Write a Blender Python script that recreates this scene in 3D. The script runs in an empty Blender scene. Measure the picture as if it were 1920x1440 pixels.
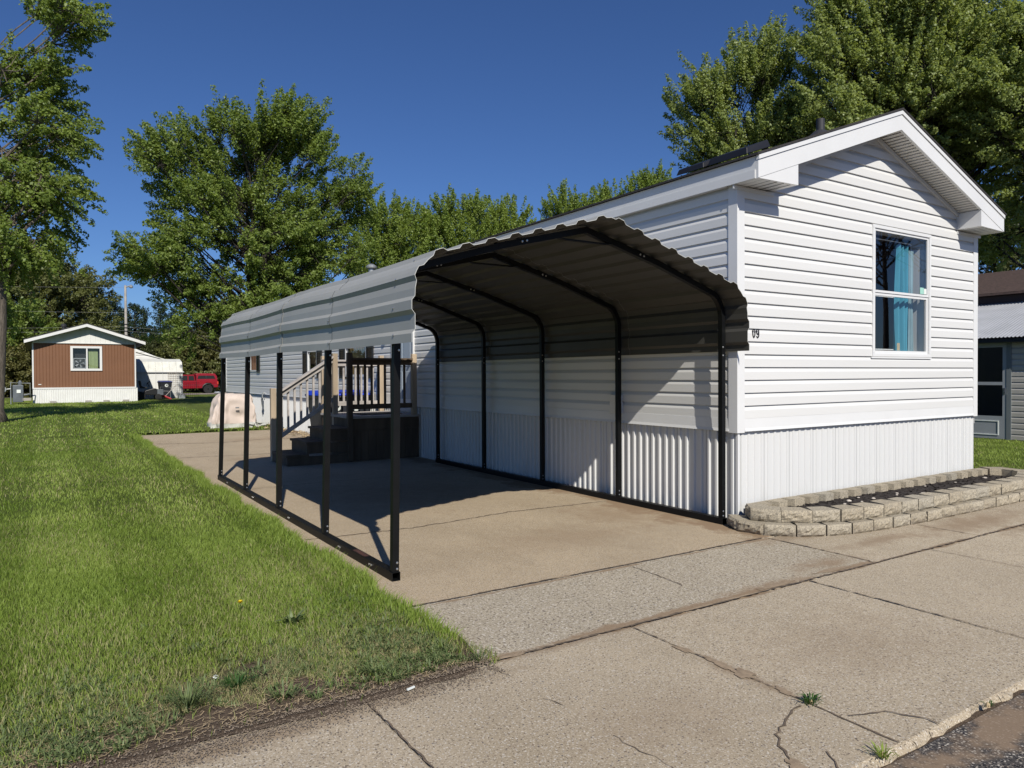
import bpy, math, random
import numpy as np
from mathutils import Vector, Matrix
R = math.radians
rng = np.random.default_rng(7); random.seed(7)
sc = bpy.context.scene
COL = sc.collection
# ------------------------------------------------------------------ camera
F, YAW, PITCH, ROLL = 1354.8, 0.5758, -0.0130, -0.0048
CX, CY, CH = -2.116, -4.8354, 1.4819
_d = Vector((math.sin(YAW)*math.cos(PITCH), math.cos(YAW)*math.cos(PITCH), math.sin(PITCH)))
_r = Vector((math.cos(YAW), -math.sin(YAW), 0)); _u = _r.cross(_d)
_r2 = _r*math.cos(ROLL)+_u*math.sin(ROLL); _u2 = -_r*math.sin(ROLL)+_u*math.cos(ROLL)
cd = bpy.data.cameras.new('camera'); cam = bpy.data.objects.new('camera', cd); COL.objects.link(cam)
cd.sensor_width = 36; cd.lens = F/1920*36; cd.clip_start = .05; cd.clip_end = 2000
cam.matrix_world = Matrix(((_r2.x,_u2.x,-_d.x,CX),(_r2.y,_u2.y,-_d.y,CY),(_r2.z,_u2.z,-_d.z,CH),(0,0,0,1)))
sc.camera = cam
# ------------------------------------------------------------------ sky and sun
SUN_EL, SUN_AZ = R(39), R(180+16.5)          # azimuth clockwise from +Y of the direction TOWARDS the sun
w = bpy.data.worlds.new('World'); sc.world = w; w.use_nodes = True
wn = w.node_tree.nodes; wl = w.node_tree.links
bg = wn['Background']; sky = wn.new('ShaderNodeTexSky'); sky.sky_type = 'NISHITA'; sky.sun_disc = False
sky.sun_elevation = SUN_EL; sky.sun_rotation = SUN_AZ
sky.altitude = 300; sky.air_density = 1.0; sky.dust_density = .25; sky.ozone_density = 4.0
tint = wn.new('ShaderNodeMix'); tint.data_type = 'RGBA'; tint.blend_type = 'MULTIPLY'; tint.inputs[0].default_value = 1
wl.new(sky.outputs[0], tint.inputs[6]); tint.inputs[7].default_value = (.74, 1.0, 1.46, 1)      # clear, polarised deep blue
wl.new(tint.outputs[2], bg.inputs[0]); bg.inputs[1].default_value = .056
sl = bpy.data.lights.new('sun', 'SUN'); sl.energy = 4.8; sl.angle = R(.5); sl.color = (1, .95, .86)
so = bpy.data.objects.new('sun', sl); COL.objects.link(so)
sd = Vector((math.sin(SUN_AZ)*math.cos(SUN_EL), math.cos(SUN_AZ)*math.cos(SUN_EL), math.sin(SUN_EL)))
so.rotation_euler = sd.to_track_quat('Z', 'Y').to_euler(); so.location = (-5, -10, 12)
vs = sc.view_settings; vs.view_transform = 'Standard'; vs.look = 'None'; vs.exposure = 0; vs.gamma = 1; vs.use_curve_mapping = False
sc.cycles.use_denoising = True; sc.cycles.max_bounces = 8; sc.cycles.diffuse_bounces = 1; sc.cycles.transparent_max_bounces = 12
# ------------------------------------------------------------------ materials
def nodes(name):
    m = bpy.data.materials.new(name); m.use_nodes = True
    return m, m.node_tree.nodes, m.node_tree.links, m.node_tree.nodes['Principled BSDF']
def ramp(n, l, src, stops):
    r = n.new('ShaderNodeValToRGB'); e = r.color_ramp.elements
    while len(e) > 1: e.remove(e[-1])
    e[0].position = stops[0][0]; e[0].color = (*stops[0][1], 1)
    for p, c in stops[1:]:
        k = e.new(p); k.color = (*c, 1)
    l.new(src, r.inputs[0]); return r.outputs[0]
def noise(n, l, scale, detail=4, rough=.6, vec=None, dim=None):
    t = n.new('ShaderNodeTexNoise'); t.inputs['Scale'].default_value = scale; t.inputs['Detail'].default_value = detail
    t.inputs['Roughness'].default_value = rough
    if vec is not None: l.new(vec, t.inputs['Vector'])
    return t.outputs[0]
def mix(n, l, fac, a, b, mode='MIX'):
    m = n.new('ShaderNodeMix'); m.data_type = 'RGBA'; m.blend_type = mode
    if isinstance(fac, (int, float)): m.inputs[0].default_value = fac
    else: l.new(fac, m.inputs[0])
    for i, v in ((6, a), (7, b)):
        if isinstance(v, tuple): m.inputs[i].default_value = (*v, 1)
        else: l.new(v, m.inputs[i])
    return m.outputs[2]
def mth(n, l, op, a, b=None, c=None, clamp=False):
    m = n.new('ShaderNodeMath'); m.operation = op; m.use_clamp = clamp
    for i, v in enumerate((a, b, c)):
        if v is None: continue
        if isinstance(v, (int, float)): m.inputs[i].default_value = v
        else: l.new(v, m.inputs[i])
    return m.outputs[0]
def bump(n, l, p, h, strength=.3, dist=.01):
    b = n.new('ShaderNodeBump'); b.inputs['Strength'].default_value = strength; b.inputs['Distance'].default_value = dist
    l.new(h, b.inputs['Height']); l.new(b.outputs[0], p.inputs['Normal'])
def gpos(n): return n.new('ShaderNodeNewGeometry').outputs['Position']
def objc(n): return n.new('ShaderNodeTexCoord').outputs['Object']
def mapping(n, l, vec, scale):
    m = n.new('ShaderNodeMapping'); l.new(vec, m.inputs[0]); m.inputs['Scale'].default_value = scale; return m.outputs[0]
MAT = {}
def simple(name, col, rough=.6, metal=0, var=.08, vs=3, bmp=0, bs=60, stretch=None, spec=None):
    m, n, l, p = nodes(name)
    v = objc(n)
    if stretch: v = mapping(n, l, v, stretch)
    f = noise(n, l, vs, 5, .6, v)
    a = tuple(max(0, c*(1-var)) for c in col); b = tuple(min(1, c*(1+var)) for c in col)
    l.new(ramp(n, l, f, [(.3, a), (.7, b)]), p.inputs['Base Color'])
    p.inputs['Roughness'].default_value = rough; p.inputs['Metallic'].default_value = metal
    if spec is not None: p.inputs['Specular IOR Level'].default_value = spec
    if bmp: bump(n, l, p, noise(n, l, bs, 4, .6, v), bmp, .004)
    MAT[name] = m; return m
simple('white_siding', (.70, .695, .675), .42, var=.04, vs=.8, bmp=.10, bs=40, stretch=(.25, .25, 4))
simple('white_trim', (.72, .72, .71), .4, var=.03, vs=2)
simple('soffit', (.70, .68, .64), .6, var=.04)
def skirt_mat():
    m, n, l, p = nodes('skirt'); g = gpos(n)
    s = n.new('ShaderNodeSeparateXYZ'); l.new(g, s.inputs[0])
    ns = noise(n, l, 9, 6, .7, mapping(n, l, g, (1, 1, .35)))
    low = mth(n, l, 'SUBTRACT', .42, mth(n, l, 'MULTIPLY', s.outputs[2], 1.1), clamp=True)     # splashed dirt near the soil
    f = mth(n, l, 'MULTIPLY', ramp(n, l, ns, [(.5, (0, 0, 0)), (.72, (1, 1, 1))]), low)
    l.new(mix(n, l, f, (.67, .67, .655), (.33, .30, .25)), p.inputs['Base Color']); p.inputs['Roughness'].default_value = .5
    MAT['skirt'] = m
skirt_mat()
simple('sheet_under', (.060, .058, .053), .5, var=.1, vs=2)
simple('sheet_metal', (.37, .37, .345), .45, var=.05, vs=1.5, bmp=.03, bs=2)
simple('sheet_edge', (.52, .52, .48), .5)
simple('black_steel', (.0042, .0046, .005), .5, spec=.25, var=.3, vs=6, bmp=.05, bs=30)
simple('bolt', (.55, .56, .57), .3, metal=.9)
simple('rust', (.07, .03, .022), .8, var=.5, vs=20)
simple('shingle', (.035, .032, .032), .9, var=.35, vs=30, bmp=.4, bs=90)
simple('brown_shingle', (.095, .062, .050), .9, var=.35, vs=14, bmp=.4, bs=50)
simple('black_plastic', (.012, .012, .014), .45)
simple('dark_rubber', (.012, .012, .012), .8)
simple('vent_dark', (.03, .03, .034), .6)
simple('galv', (.42, .43, .42), .42, metal=.6, var=.15, vs=3)
simple('corrugated_grey', (.40, .41, .43), .5, metal=.2, var=.12, vs=2)
simple('brown_panel', (.190, .086, .042), .55, var=.07, vs=1.3, bmp=.05, bs=20)
simple('brown_fascia', (.03, .018, .018), .6)
simple('beige_siding', (.42, .40, .36), .55, var=.04)
simple('grey_paint', (.16, .18, .19), .5, var=.05)
simple('light_grey_panel', (.30, .32, .34), .5, var=.05)
simple('wood_sun', (.42, .33, .23), .8, var=.30, vs=6, bmp=.3, bs=30, stretch=(1, 1, .12))  # paler timber, sunlight on the deck posts put into the colour
simple('wood_shaded', (.10, .070, .044), .8, var=.35, vs=6, bmp=.3, bs=30, stretch=(1, 1, .15))  # same deck timber, shade beyond the carport put into a darker colour
simple('wood_grey', (.40, .365, .335), .85, var=.25, vs=8, bmp=.3, bs=30, stretch=(.3, 1, 1))
simple('tarp', (.60, .50, .43), .8, var=.06, vs=5, bmp=.25, bs=6)
simple('tarp_hem', (.50, .50, .45), .8, var=.10, vs=9, bmp=.3, bs=12)
simple('bin_body', (.022, .024, .03), .5, var=.2)
simple('bin_lid', (.012, .022, .15), .45, var=.2)
simple('bright_lid', (.012, .045, .50), .4, var=.1)
simple('red_paint', (.25, .007, .016), .25, var=.1, spec=.6)
simple('red_cap', (.27, .010, .024), .35)
simple('red_plastic', (.45, .045, .06), .5)
simple('chrome', (.5, .5, .5), .25, metal=1)
simple('tail_light', (.5, .05, .03), .3)
simple('old_white', (.74, .74, .71), .6, var=.06, vs=3)
simple('dirty_white', (.66, .66, .60), .7, var=.12, vs=4)
simple('mulch', (.022, .016, .013), .95, var=.6, vs=60, bmp=1, bs=70)
simple('pebble', (.50, .45, .39), .8, var=.3, vs=9)
simple('pole_wood', (.40, .37, .33), .9, var=.2, vs=5)
simple('wire', (.22, .22, .20), .6)
simple('curtain', (.055, .27, .37), .8, var=.12, vs=8, stretch=(6, 1, .3))
simple('sheer', (.26, .38, .42), .8, var=.1)
simple('green_curtain', (.28, .34, .17), .8, var=.15, stretch=(5, 1, .3))
simple('brown_curtain', (.30, .17, .10), .8, var=.25, stretch=(1, 5, .3))
simple('amber_blind', (.33, .22, .09), .8, var=.1)
simple('interior', (.16, .11, .08), .8)
simple('sticker_green', (.35, .62, .52), .6); simple('sticker_white', (.75, .78, .74), .6); simple('cork', (.45, .36, .22), .8)
simple('digit', (.012, .012, .015), .5)
simple('rust_tree', (.1, .1, .1), .9)
simple('meter_grey', (.11, .125, .14), .5, var=.2)
simple('door_blue', (.40, .46, .52), .4, var=.03)
simple('dandelion', (.75, .55, .01), .7, var=.2, vs=200)
simple('straw', (.50, .38, .22), .85, var=.3, vs=40)
simple('block_side_grey', (.33, .31, .28), .9)
def bark(name, c, s=14):
    m, n, l, p = nodes(name); v = mapping(n, l, objc(n), (1, 1, .18))
    f = noise(n, l, s, 6, .75, v)
    l.new(ramp(n, l, f, [(.35, tuple(x*.3 for x in c)), (.62, c)]), p.inputs['Base Color']); p.inputs['Roughness'].default_value = .95
    bump(n, l, p, f, .9, .04); MAT[name] = m
bark('bark', (.20, .165, .13)); bark('bark_dark', (.045, .038, .032))
def glass(name, tint=(.85, .9, .9)):
    m = bpy.data.materials.new(name); m.use_nodes = True; n = m.node_tree.nodes; l = m.node_tree.links; n.remove(n['Principled BSDF'])
    o = n['Material Output']; t = n.new('ShaderNodeBsdfTransparent'); t.inputs[0].default_value = (*tint, 1)
    g = n.new('ShaderNodeBsdfGlossy'); g.inputs['Roughness'].default_value = .01
    fr = n.new('ShaderNodeLayerWeight'); fr.inputs[0].default_value = .5
    f2 = mth(n, l, 'MULTIPLY_ADD', mth(n, l, 'POWER', fr.outputs['Facing'], 3.0), .85, .07, clamp=True)
    mx = n.new('ShaderNodeMixShader'); l.new(f2, mx.inputs[0]); l.new(t.outputs[0], mx.inputs[1]); l.new(g.outputs[0], mx.inputs[2]); l.new(mx.outputs[0], o.inputs[0])
    MAT[name] = m
glass('glass', (.96, .98, .98)); glass('dark_glass', (.05, .06, .07))
def leafmat(name, c1, c2, trans=.42, rough=.45, spec=.35):
    m = bpy.data.materials.new(name); m.use_nodes = True; n = m.node_tree.nodes; l = m.node_tree.links; p = n['Principled BSDF']; o = n['Material Output']
    a = n.new('ShaderNodeAttribute'); a.attribute_name = 'rnd'
    col = ramp(n, l, a.outputs['Fac'], [(0, c1), (1, c2)])
    l.new(col, p.inputs['Base Color']); p.inputs['Roughness'].default_value = rough; p.inputs['Specular IOR Level'].default_value = spec
    t = n.new('ShaderNodeBsdfTranslucent'); l.new(mix(n, l, .5, col, (c2[0]*1.5, c2[1]*1.5, c2[2]*.5)), t.inputs[0])
    mx = n.new('ShaderNodeMixShader'); mx.inputs[0].default_value = trans
    l.new(p.outputs[0], mx.inputs[1]); l.new(t.outputs[0], mx.inputs[2]); l.new(mx.outputs[0], o.inputs[0]); MAT[name] = m
leafmat('leaf_maple', (.125, .190, .042), (.275, .350, .082))
leafmat('leaf_light', (.145, .220, .042), (.295, .370, .085))
leafmat('leaf_silver', (.170, .230, .060), (.370, .430, .155))
leafmat('leaf_olive', (.120, .140, .045), (.220, .235, .085))
leafmat('leaf_dark', (.055, .070, .025), (.115, .130, .050))
leafmat('leaf_pine', (.018, .034, .014), (.045, .068, .026), .15)
leafmat('leaf_bush', (.11, .115, .04), (.22, .21, .08))
leafmat('grass_blade', (.145, .225, .030), (.335, .425, .092), .35, .5, .25)
leafmat('grass_dry', (.22, .22, .09), (.42, .38, .20), .2, .7, .2)
leafmat('weed_leaf', (.095, .140, .045), (.215, .265, .115), .3, .5, .3)
leafmat('weed_dark', (.030, .085, .020), (.070, .150, .035), .3, .5, .3)
# grounds
def lawn_mat():
    m, n, l, p = nodes('lawn'); g = gpos(n); s = n.new('ShaderNodeSeparateXYZ'); l.new(g, s.inputs[0])
    big = noise(n, l, .35, 4, .6, g); mid = noise(n, l, 3.0, 5, .7, g); fine = noise(n, l, 60, 4, .8, g)
    base = mix(n, l, ramp(n, l, big, [(.35, (0, 0, 0)), (.65, (1, 1, 1))]), (.105, .155, .030), (.185, .230, .055))
    base = mix(n, l, ramp(n, l, mid, [(.4, (0, 0, 0)), (.75, (1, 1, 1))]), base, (.185, .205, .055))
    base = mix(n, l, ramp(n, l, fine, [(.3, (.0, .0, .0)), (.7, (1, 1, 1))]), mix(n, l, .55, base, (.03, .05, .01)), base)
    # mowing stripes (blades laid over, a real difference in tone)
    st = mth(n, l, 'SINE', mth(n, l, 'ADD', mth(n, l, 'MULTIPLY', s.outputs[0], 5.6), mth(n, l, 'MULTIPLY', mid, 1.5)))
    base = mix(n, l, mth(n, l, 'MULTIPLY_ADD', st, .10, .10), base, (.17, .23, .05))
    # bare soil beside the pavement
    wob = noise(n, l, 2.2, 5, .7, g)
    e = mth(n, l, 'ADD', mth(n, l, 'MULTIPLY', mth(n, l, 'ADD', s.outputs[1], 1.62), .95), mth(n, l, 'MULTIPLY_ADD', wob, -1.5, .60))
    side = mth(n, l, 'MULTIPLY', mth(n, l, 'ABSOLUTE', mth(n, l, 'ADD', s.outputs[0], 1.15)), .35)
    soil = ramp(n, l, mth(n, l, 'ADD', e, side), [(.25, (1, 1, 1)), (.75, (0, 0, 0))])
    sc_ = mix(n, l, ramp(n, l, noise(n, l, 35, 6, .8, g), [(.35, (0, 0, 0)), (.7, (1, 1, 1))]), (.15, .108, .078), (.29, .22, .16))
    l.new(mix(n, l, soil, base, sc_), p.inputs['Base Color']); p.inputs['Roughness'].default_value = .95
    p.inputs['Specular IOR Level'].default_value = .1
    bump(n, l, p, noise(n, l, 28, 6, .85, g), 1.0, .05); MAT['lawn'] = m
lawn_mat()
def concrete(name, base, dark, light, s1, dens, pebb=0, stain=(.30, .215, .14), edges=(), blobs=()):
    m, n, l, p = nodes(name); g = gpos(n); s = n.new('ShaderNodeSeparateXYZ'); l.new(g, s.inputs[0])
    big = noise(n, l, 1.1, 5, .65, g); med = noise(n, l, 7, 5, .7, g)
    c = mix(n, l, ramp(n, l, big, [(.3, (0, 0, 0)), (.7, (1, 1, 1))]), tuple(x*.86 for x in base), tuple(x*1.08 for x in base))
    c = mix(n, l, ramp(n, l, med, [(.35, (.5, .5, .5)), (.65, (0, 0, 0))]), c, tuple(x*.80 for x in base))
    old = noise(n, l, .55, 6, .7, mapping(n, l, g, (1, .8, 1)))
    c = mix(n, l, ramp(n, l, old, [(.33, (.55, .55, .55)), (.5, (0, 0, 0))]), c, tuple(x*q for x, q in zip(base, (.66, .64, .60))))
    f1 = noise(n, l, s1, 3, .75, g)
    c = mix(n, l, ramp(n, l, f1, [(.5-dens, (1, 1, 1)), (.52-dens*.7, (0, 0, 0))]), c, dark)
    f2 = noise(n, l, s1*1.35, 3, .75, mapping(n, l, g, (1.07, .93, 1)))
    c = mix(n, l, ramp(n, l, f2, [(.54+.02, (0, 0, 0)), (.64, (1, 1, 1))]), c, light)
    h = f1
    if pebb:
        v = n.new('ShaderNodeTexVoronoi'); v.inputs['Scale'].default_value = pebb; l.new(g, v.inputs['Vector'])
        sep = n.new('ShaderNodeSeparateColor'); l.new(v.outputs['Color'], sep.inputs[0])
        inside = ramp(n, l, v.outputs['Distance'], [(.30, (1, 1, 1)), (.42, (0, 0, 0))])
        pc = ramp(n, l, sep.outputs[0], [(0, (.08, .085, .10)), (.12, (.18, .13, .10)), (.25, (.33, .27, .20)), (.5, (.50, .45, .37)), (.8, (.62, .57, .49)), (1, (.30, .26, .22))])
        use = mth(n, l, 'MULTIPLY', inside, ramp(n, l, sep.outputs[1], [(.35, (0, 0, 0)), (.45, (1, 1, 1))]))
        c = mix(n, l, mth(n, l, 'MULTIPLY', use, .9), c, pc)
    # sand washed into the joints and low spots
    for (ax, val, wd) in edges:
        dd = mth(n, l, 'ABSOLUTE', mth(n, l, 'SUBTRACT', s.outputs[ax], val))
        wv = noise(n, l, 1.7, 5, .7, g)
        k = mth(n, l, 'ADD', mth(n, l, 'DIVIDE', dd, wd), mth(n, l, 'MULTIPLY_ADD', wv, -6.0, 2.9))
        c = mix(n, l, mth(n, l, 'MULTIPLY', ramp(n, l, k, [(.1, (1, 1, 1)), (.75, (0, 0, 0))]), .85), c, stain)
    for (bx, by, rx, ry, am) in blobs:
        ex = mth(n, l, 'DIVIDE', mth(n, l, 'SUBTRACT', s.outputs[0], bx), rx); ey = mth(n, l, 'DIVIDE', mth(n, l, 'SUBTRACT', s.outputs[1], by), ry)
        q = mth(n, l, 'SQRT', mth(n, l, 'ADD', mth(n, l, 'MULTIPLY', ex, ex), mth(n, l, 'MULTIPLY', ey, ey)))
        k = mth(n, l, 'ADD', q, mth(n, l, 'MULTIPLY_ADD', noise(n, l, 4.5, 6, .75, g), -2.6, 1.25))
        c = mix(n, l, mth(n, l, 'MULTIPLY', ramp(n, l, k, [(.15, (1, 1, 1)), (1.0, (0, 0, 0))]), am), c, stain)
    l.new(c, p.inputs['Base Color']); p.inputs['Roughness'].default_value = .9; p.inputs['Specular IOR Level'].default_value = .2
    bump(n, l, p, h, .3, .004); MAT[name] = m
BLOBS = ((3.0, -1.45, .55, .14, .75), (5.6, -1.35, 1.3, .28, .7), (6.3, -1.78, 1.2, .16, .7), (4.1, -1.25, .8, .12, .6), (2.1, -1.60, .6, .09, .8), (.76, -2.45, .07, .40, .7), (.35, -1.68, .7, .05, .6), (-1.6, -1.80, 1.4, .09, .6), (3.6, -.75, .6, .14, .6), (1.6, -2.5, .8, .5, .25), (.1, -2.6, .5, .35, .25))
concrete('drive', (.470, .375, .255), (.16, .115, .075), (.62, .51, .37), 88, .11, pebb=105, stain=(.27, .185, .115), edges=((0, 3.42, .30),), blobs=((1.9, .4, .9, .5, .35), (1.3, 3.4, 1.0, 1.4, .35), (2.9, 1.0, .5, .7, .5), (1.5, 8.6, 1.2, .5, .4), (2.2, 12.6, 1.4, .8, .35)))
concrete('walk', (.450, .372, .265), (.10, .078, .058), (.68, .60, .48), 82, .13, pebb=82, stain=(.235, .165, .105), edges=((1, -1.66, .03),), blobs=BLOBS)
concrete('apron', (.435, .375, .280), (.13, .105, .08), (.70, .63, .53), 56, .10, pebb=48, stain=(.27, .19, .12), edges=((1, -1.63, .04), (1, -.66, .02)), blobs=BLOBS)
concrete('asphalt', (.085, .078, .072), (.016, .016, .02), (.30, .27, .24), 70, .05, pebb=80, stain=(.27, .195, .13), edges=((1, -3.42, .16),))
concrete('far_gravel', (.33, .29, .25), (.2, .17, .14), (.45, .42, .36), 8, .04)
simple('joint_dirt', (.15, .112, .078), .95, var=.5, vs=30)
simple('crumb', (.21, .165, .12), .95, var=.5, vs=60)
simple('sand', (.30, .225, .15), .95, var=.2, vs=30, bmp=.3, bs=60)
def blockmat():
    m, n, l, p = nodes('block'); g = gpos(n); geo = n.new('ShaderNodeNewGeometry'); oi = n.new('ShaderNodeObjectInfo')
    c = ramp(n, l, oi.outputs['Random'], [(0, (.37, .315, .225)), (.5, (.46, .395, .285)), (1, (.40, .36, .28))])
    c = mix(n, l, ramp(n, l, noise(n, l, 70, 5, .8, g), [(.38, (1, 1, 1)), (.55, (0, 0, 0))]), c, (.20, .175, .14))
    s = n.new('ShaderNodeSeparateXYZ'); l.new(g, s.inputs[0])
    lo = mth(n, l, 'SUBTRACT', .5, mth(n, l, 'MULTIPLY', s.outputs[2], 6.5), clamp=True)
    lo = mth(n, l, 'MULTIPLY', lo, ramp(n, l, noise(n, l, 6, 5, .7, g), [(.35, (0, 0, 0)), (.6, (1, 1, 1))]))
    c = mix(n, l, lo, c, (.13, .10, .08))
    l.new(c, p.inputs['Base Color']); p.inputs['Roughness'].default_value = .95
    bump(n, l, p, noise(n, l, 45, 6, .8, g), .5, .012); MAT['block'] = m
blockmat()
# ------------------------------------------------------------------ mesh helpers
WL = {}
def origin(p): return WL.get(p.name, Vector((0, 0, 0))) if p is not None else Vector((0, 0, 0))
class MB:
    def __init__(s): s.v = []; s.f = []; s.m = []; s.mats = None
    def add(s, vs, fs, mi=0):
        b = len(s.v); s.v += [tuple(v) for v in vs]; s.f += [tuple(i+b for i in f) for f in fs]; s.m += [mi]*len(fs); return s
    def box(s, x0, x1, y0, y1, z0, z1, mi=0):
        return s.add([(x0,y0,z0),(x1,y0,z0),(x1,y1,z0),(x0,y1,z0),(x0,y0,z1),(x1,y0,z1),(x1,y1,z1),(x0,y1,z1)],
                     [(0,3,2,1),(4,5,6,7),(0,1,5,4),(1,2,6,5),(2,3,7,6),(3,0,4,7)], mi)
    def obox(s, c, sz, rz=0, rx=0, ry=0, mi=0):
        M = Matrix.Translation(c) @ Matrix.Rotation(rz, 4, 'Z') @ Matrix.Rotation(ry, 4, 'Y') @ Matrix.Rotation(rx, 4, 'X')
        a, b, d = (q/2 for q in sz)
        vs = [M @ Vector((i*a, j*b, k*d)) for k in (-1, 1) for (i, j) in ((-1,-1),(1,-1),(1,1),(-1,1))]
        return s.add(vs, [(0,3,2,1),(4,5,6,7),(0,1,5,4),(1,2,6,5),(2,3,7,6),(3,0,4,7)], mi)
    def prism(s, poly, axis, a, b, mi=0):       # poly of 2D points extruded along axis from a to b
        def P(q, t):
            return {0: (t, q[0], q[1]), 1: (q[0], t, q[1]), 2: (q[0], q[1], t)}[axis]
        n = len(poly); vs = [P(q, a) for q in poly]+[P(q, b) for q in poly]
        fs = [tuple(range(n))[::-1], tuple(range(n, 2*n))]+[(i, (i+1) % n, n+(i+1) % n, n+i) for i in range(n)]
        return s.add(vs, fs, mi)
    def tube(s, path, r, n=8, cap=True, square=False, mi=0):
        path = [Vector(q) for q in path]; rr = [float(q) for q in r] if isinstance(r, (list, tuple)) else [float(r)]*len(path)
        rings = []; up = None
        for i, q in enumerate(path):
            t = (path[min(i+1, len(path)-1)]-path[max(i-1, 0)]).normalized()
            if up is None:
                up = Vector((0, 0, 1)) if abs(t.z) < .9 else Vector((1, 0, 0))
            a = t.cross(up).normalized(); b2 = a.cross(t).normalized(); up = b2
            rings.append([q + rr[i]*(math.cos(2*math.pi*(k+.5 if square else k)/n)*a+math.sin(2*math.pi*(k+.5 if square else k)/n)*b2) for k in range(n)])
        vs = [v for g in rings for v in g]; fs = []
        for i in range(len(rings)-1):
            for k in range(n): fs.append((i*n+k, i*n+(k+1) % n, (i+1)*n+(k+1) % n, (i+1)*n+k))
        if cap: fs += [tuple(range(n))[::-1], tuple(range((len(rings)-1)*n, len(rings)*n))]
        return s.add(vs, fs, mi)
    def lathe(s, c, prof, n=16, axis=2, mi=0):
        vs = []; fs = []
        for r, h in prof:
            for k in range(n):
                a = 2*math.pi*k/n; u, v = r*math.cos(a), r*math.sin(a)
                q = {2: (u, v, h), 1: (u, h, v), 0: (h, u, v)}[axis]
                vs.append((c[0]+q[0], c[1]+q[1], c[2]+q[2]))
        for i in range(len(prof)-1):
            for k in range(n): fs.append((i*n+k, i*n+(k+1) % n, (i+1)*n+(k+1) % n, (i+1)*n+k))
        fs += [tuple(range(n))[::-1], tuple(range((len(prof)-1)*n, len(prof)*n))]
        return s.add(vs, fs, mi)
    def grid(s, pts, mi=0):
        h = len(pts); w_ = len(pts[0]); vs = [q for row in pts for q in row]
        return s.add(vs, [(i*w_+j, i*w_+j+1, (i+1)*w_+j+1, (i+1)*w_+j) for i in range(h-1) for j in range(w_-1)], mi)
    def build(s, name, mat, parent=None, smooth=False, bevel=0, solid=0, seg=2, local=False):
        o0 = origin(parent); me = bpy.data.meshes.new(name)
        me.from_pydata([(x-o0.x, y-o0.y, z-o0.z) for x, y, z in s.v] if not local else s.v, [], s.f)
        for mm in (mat if isinstance(mat, (list, tuple)) else [mat]): me.materials.append(MAT[mm])
        if isinstance(mat, (list, tuple)): me.polygons.foreach_set('material_index', s.m)
        if smooth: me.polygons.foreach_set('use_smooth', [True]*len(s.f))
        me.update(); o = bpy.data.objects.new(name, me); COL.objects.link(o)
        if parent is not None: o.parent = parent
        WL[o.name] = o0.copy()
        if solid:
            q = o.modifiers.new('s', 'SOLIDIFY'); q.thickness = solid; q.offset = 0
        if bevel:
            q = o.modifiers.new('b', 'BEVEL'); q.width = bevel; q.segments = seg; q.limit_method = 'ANGLE'
        return o
def tag(o, label=None, cat=None, group=None, kind=None):
    if label: o['label'] = label
    if cat: o['category'] = cat
    if group: o['group'] = group
    if kind: o['kind'] = kind
    return o
def thing(name, label, cat, loc=(0, 0, 0), rz=0, group=None):
    o = bpy.data.objects.new(name, None); COL.objects.link(o); o.empty_display_size = .2
    o.location = loc; o.rotation_euler = (0, 0, rz); WL[o.name] = Vector(loc); return tag(o, label, cat, group)
def npmesh(name, V, Fq, mat, parent=None, rnd=None, smooth=False):
    """V (n,3) array, Fq (m,k) array of k-gons"""
    o0 = origin(parent); V = np.asarray(V, np.float32)-np.array(o0, np.float32); Fq = np.asarray(Fq, np.int32)
    me = bpy.data.meshes.new(name); k = Fq.shape[1]
    me.vertices.add(len(V)); me.vertices.foreach_set('co', V.ravel())
    me.loops.add(Fq.size); me.loops.foreach_set('vertex_index', Fq.ravel())
    me.polygons.add(len(Fq)); me.polygons.foreach_set('loop_start', np.arange(len(Fq), dtype=np.int32)*k)
    me.update(calc_edges=True)
    if rnd is not None:
        a = me.attributes.new('rnd', 'FLOAT', 'FACE'); a.data.foreach_set('value', np.asarray(rnd, np.float32))
    if smooth: me.polygons.foreach_set('use_smooth', np.ones(len(Fq), bool))
    me.materials.append(MAT[mat]); o = bpy.data.objects.new(name, me); COL.objects.link(o)
    if parent is not None: o.parent = parent
    WL[o.name] = o0.copy(); return o
def copy_tree(o, parent=None):
    c = o.copy(); COL.objects.link(c); c.parent = parent
    for ch in list(o.children): copy_tree(ch, c)
    return c
def struct(o): o['kind'] = 'structure'; return o
# ------------------------------------------------------------------ ground
SW0, SW1, AP = -1.66, -3.29, -.62         # pavement inner edge, street edge, drive/apron joint
DX0, DX1 = -.17, 3.60                     # driveway left edge, house side
g = MB()
# lawn left of drive, with ragged near edges laid just over the concrete
def rag(a, b, n, fn): return [fn(a+(b-a)*i/n) for i in range(n+1)]
W_ = lambda t, s=1: .03*math.sin(t*3.1*s)+.02*math.sin(t*7.7*s+1)+.012*math.sin(t*19*s)
struct(MB().add([(-900,-900,-.03),(900,-900,-.03),(900,900,-.03),(-900,900,-.03)], [(0,1,2,3)]).build('ground', 'lawn'))
edge = [(-.20+W_(y), y) for y in np.linspace(16, -.9, 60)]
edge += [(-.22, -1.05), (-.15, -1.2), (-.17, -1.35), (-.20, -1.5), (-.24, -1.6)]
edge += [(x, SW0-.03+.8*W_(x)-.07*max(0, min(1, (-x-.25)/.6))) for x in np.linspace(-.32, -6, 50)]
poly = [(-80, 16)]+edge+[(-80, SW0-.05)]
g = MB(); b = [(x, y, .012) for x, y in poly]
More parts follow.
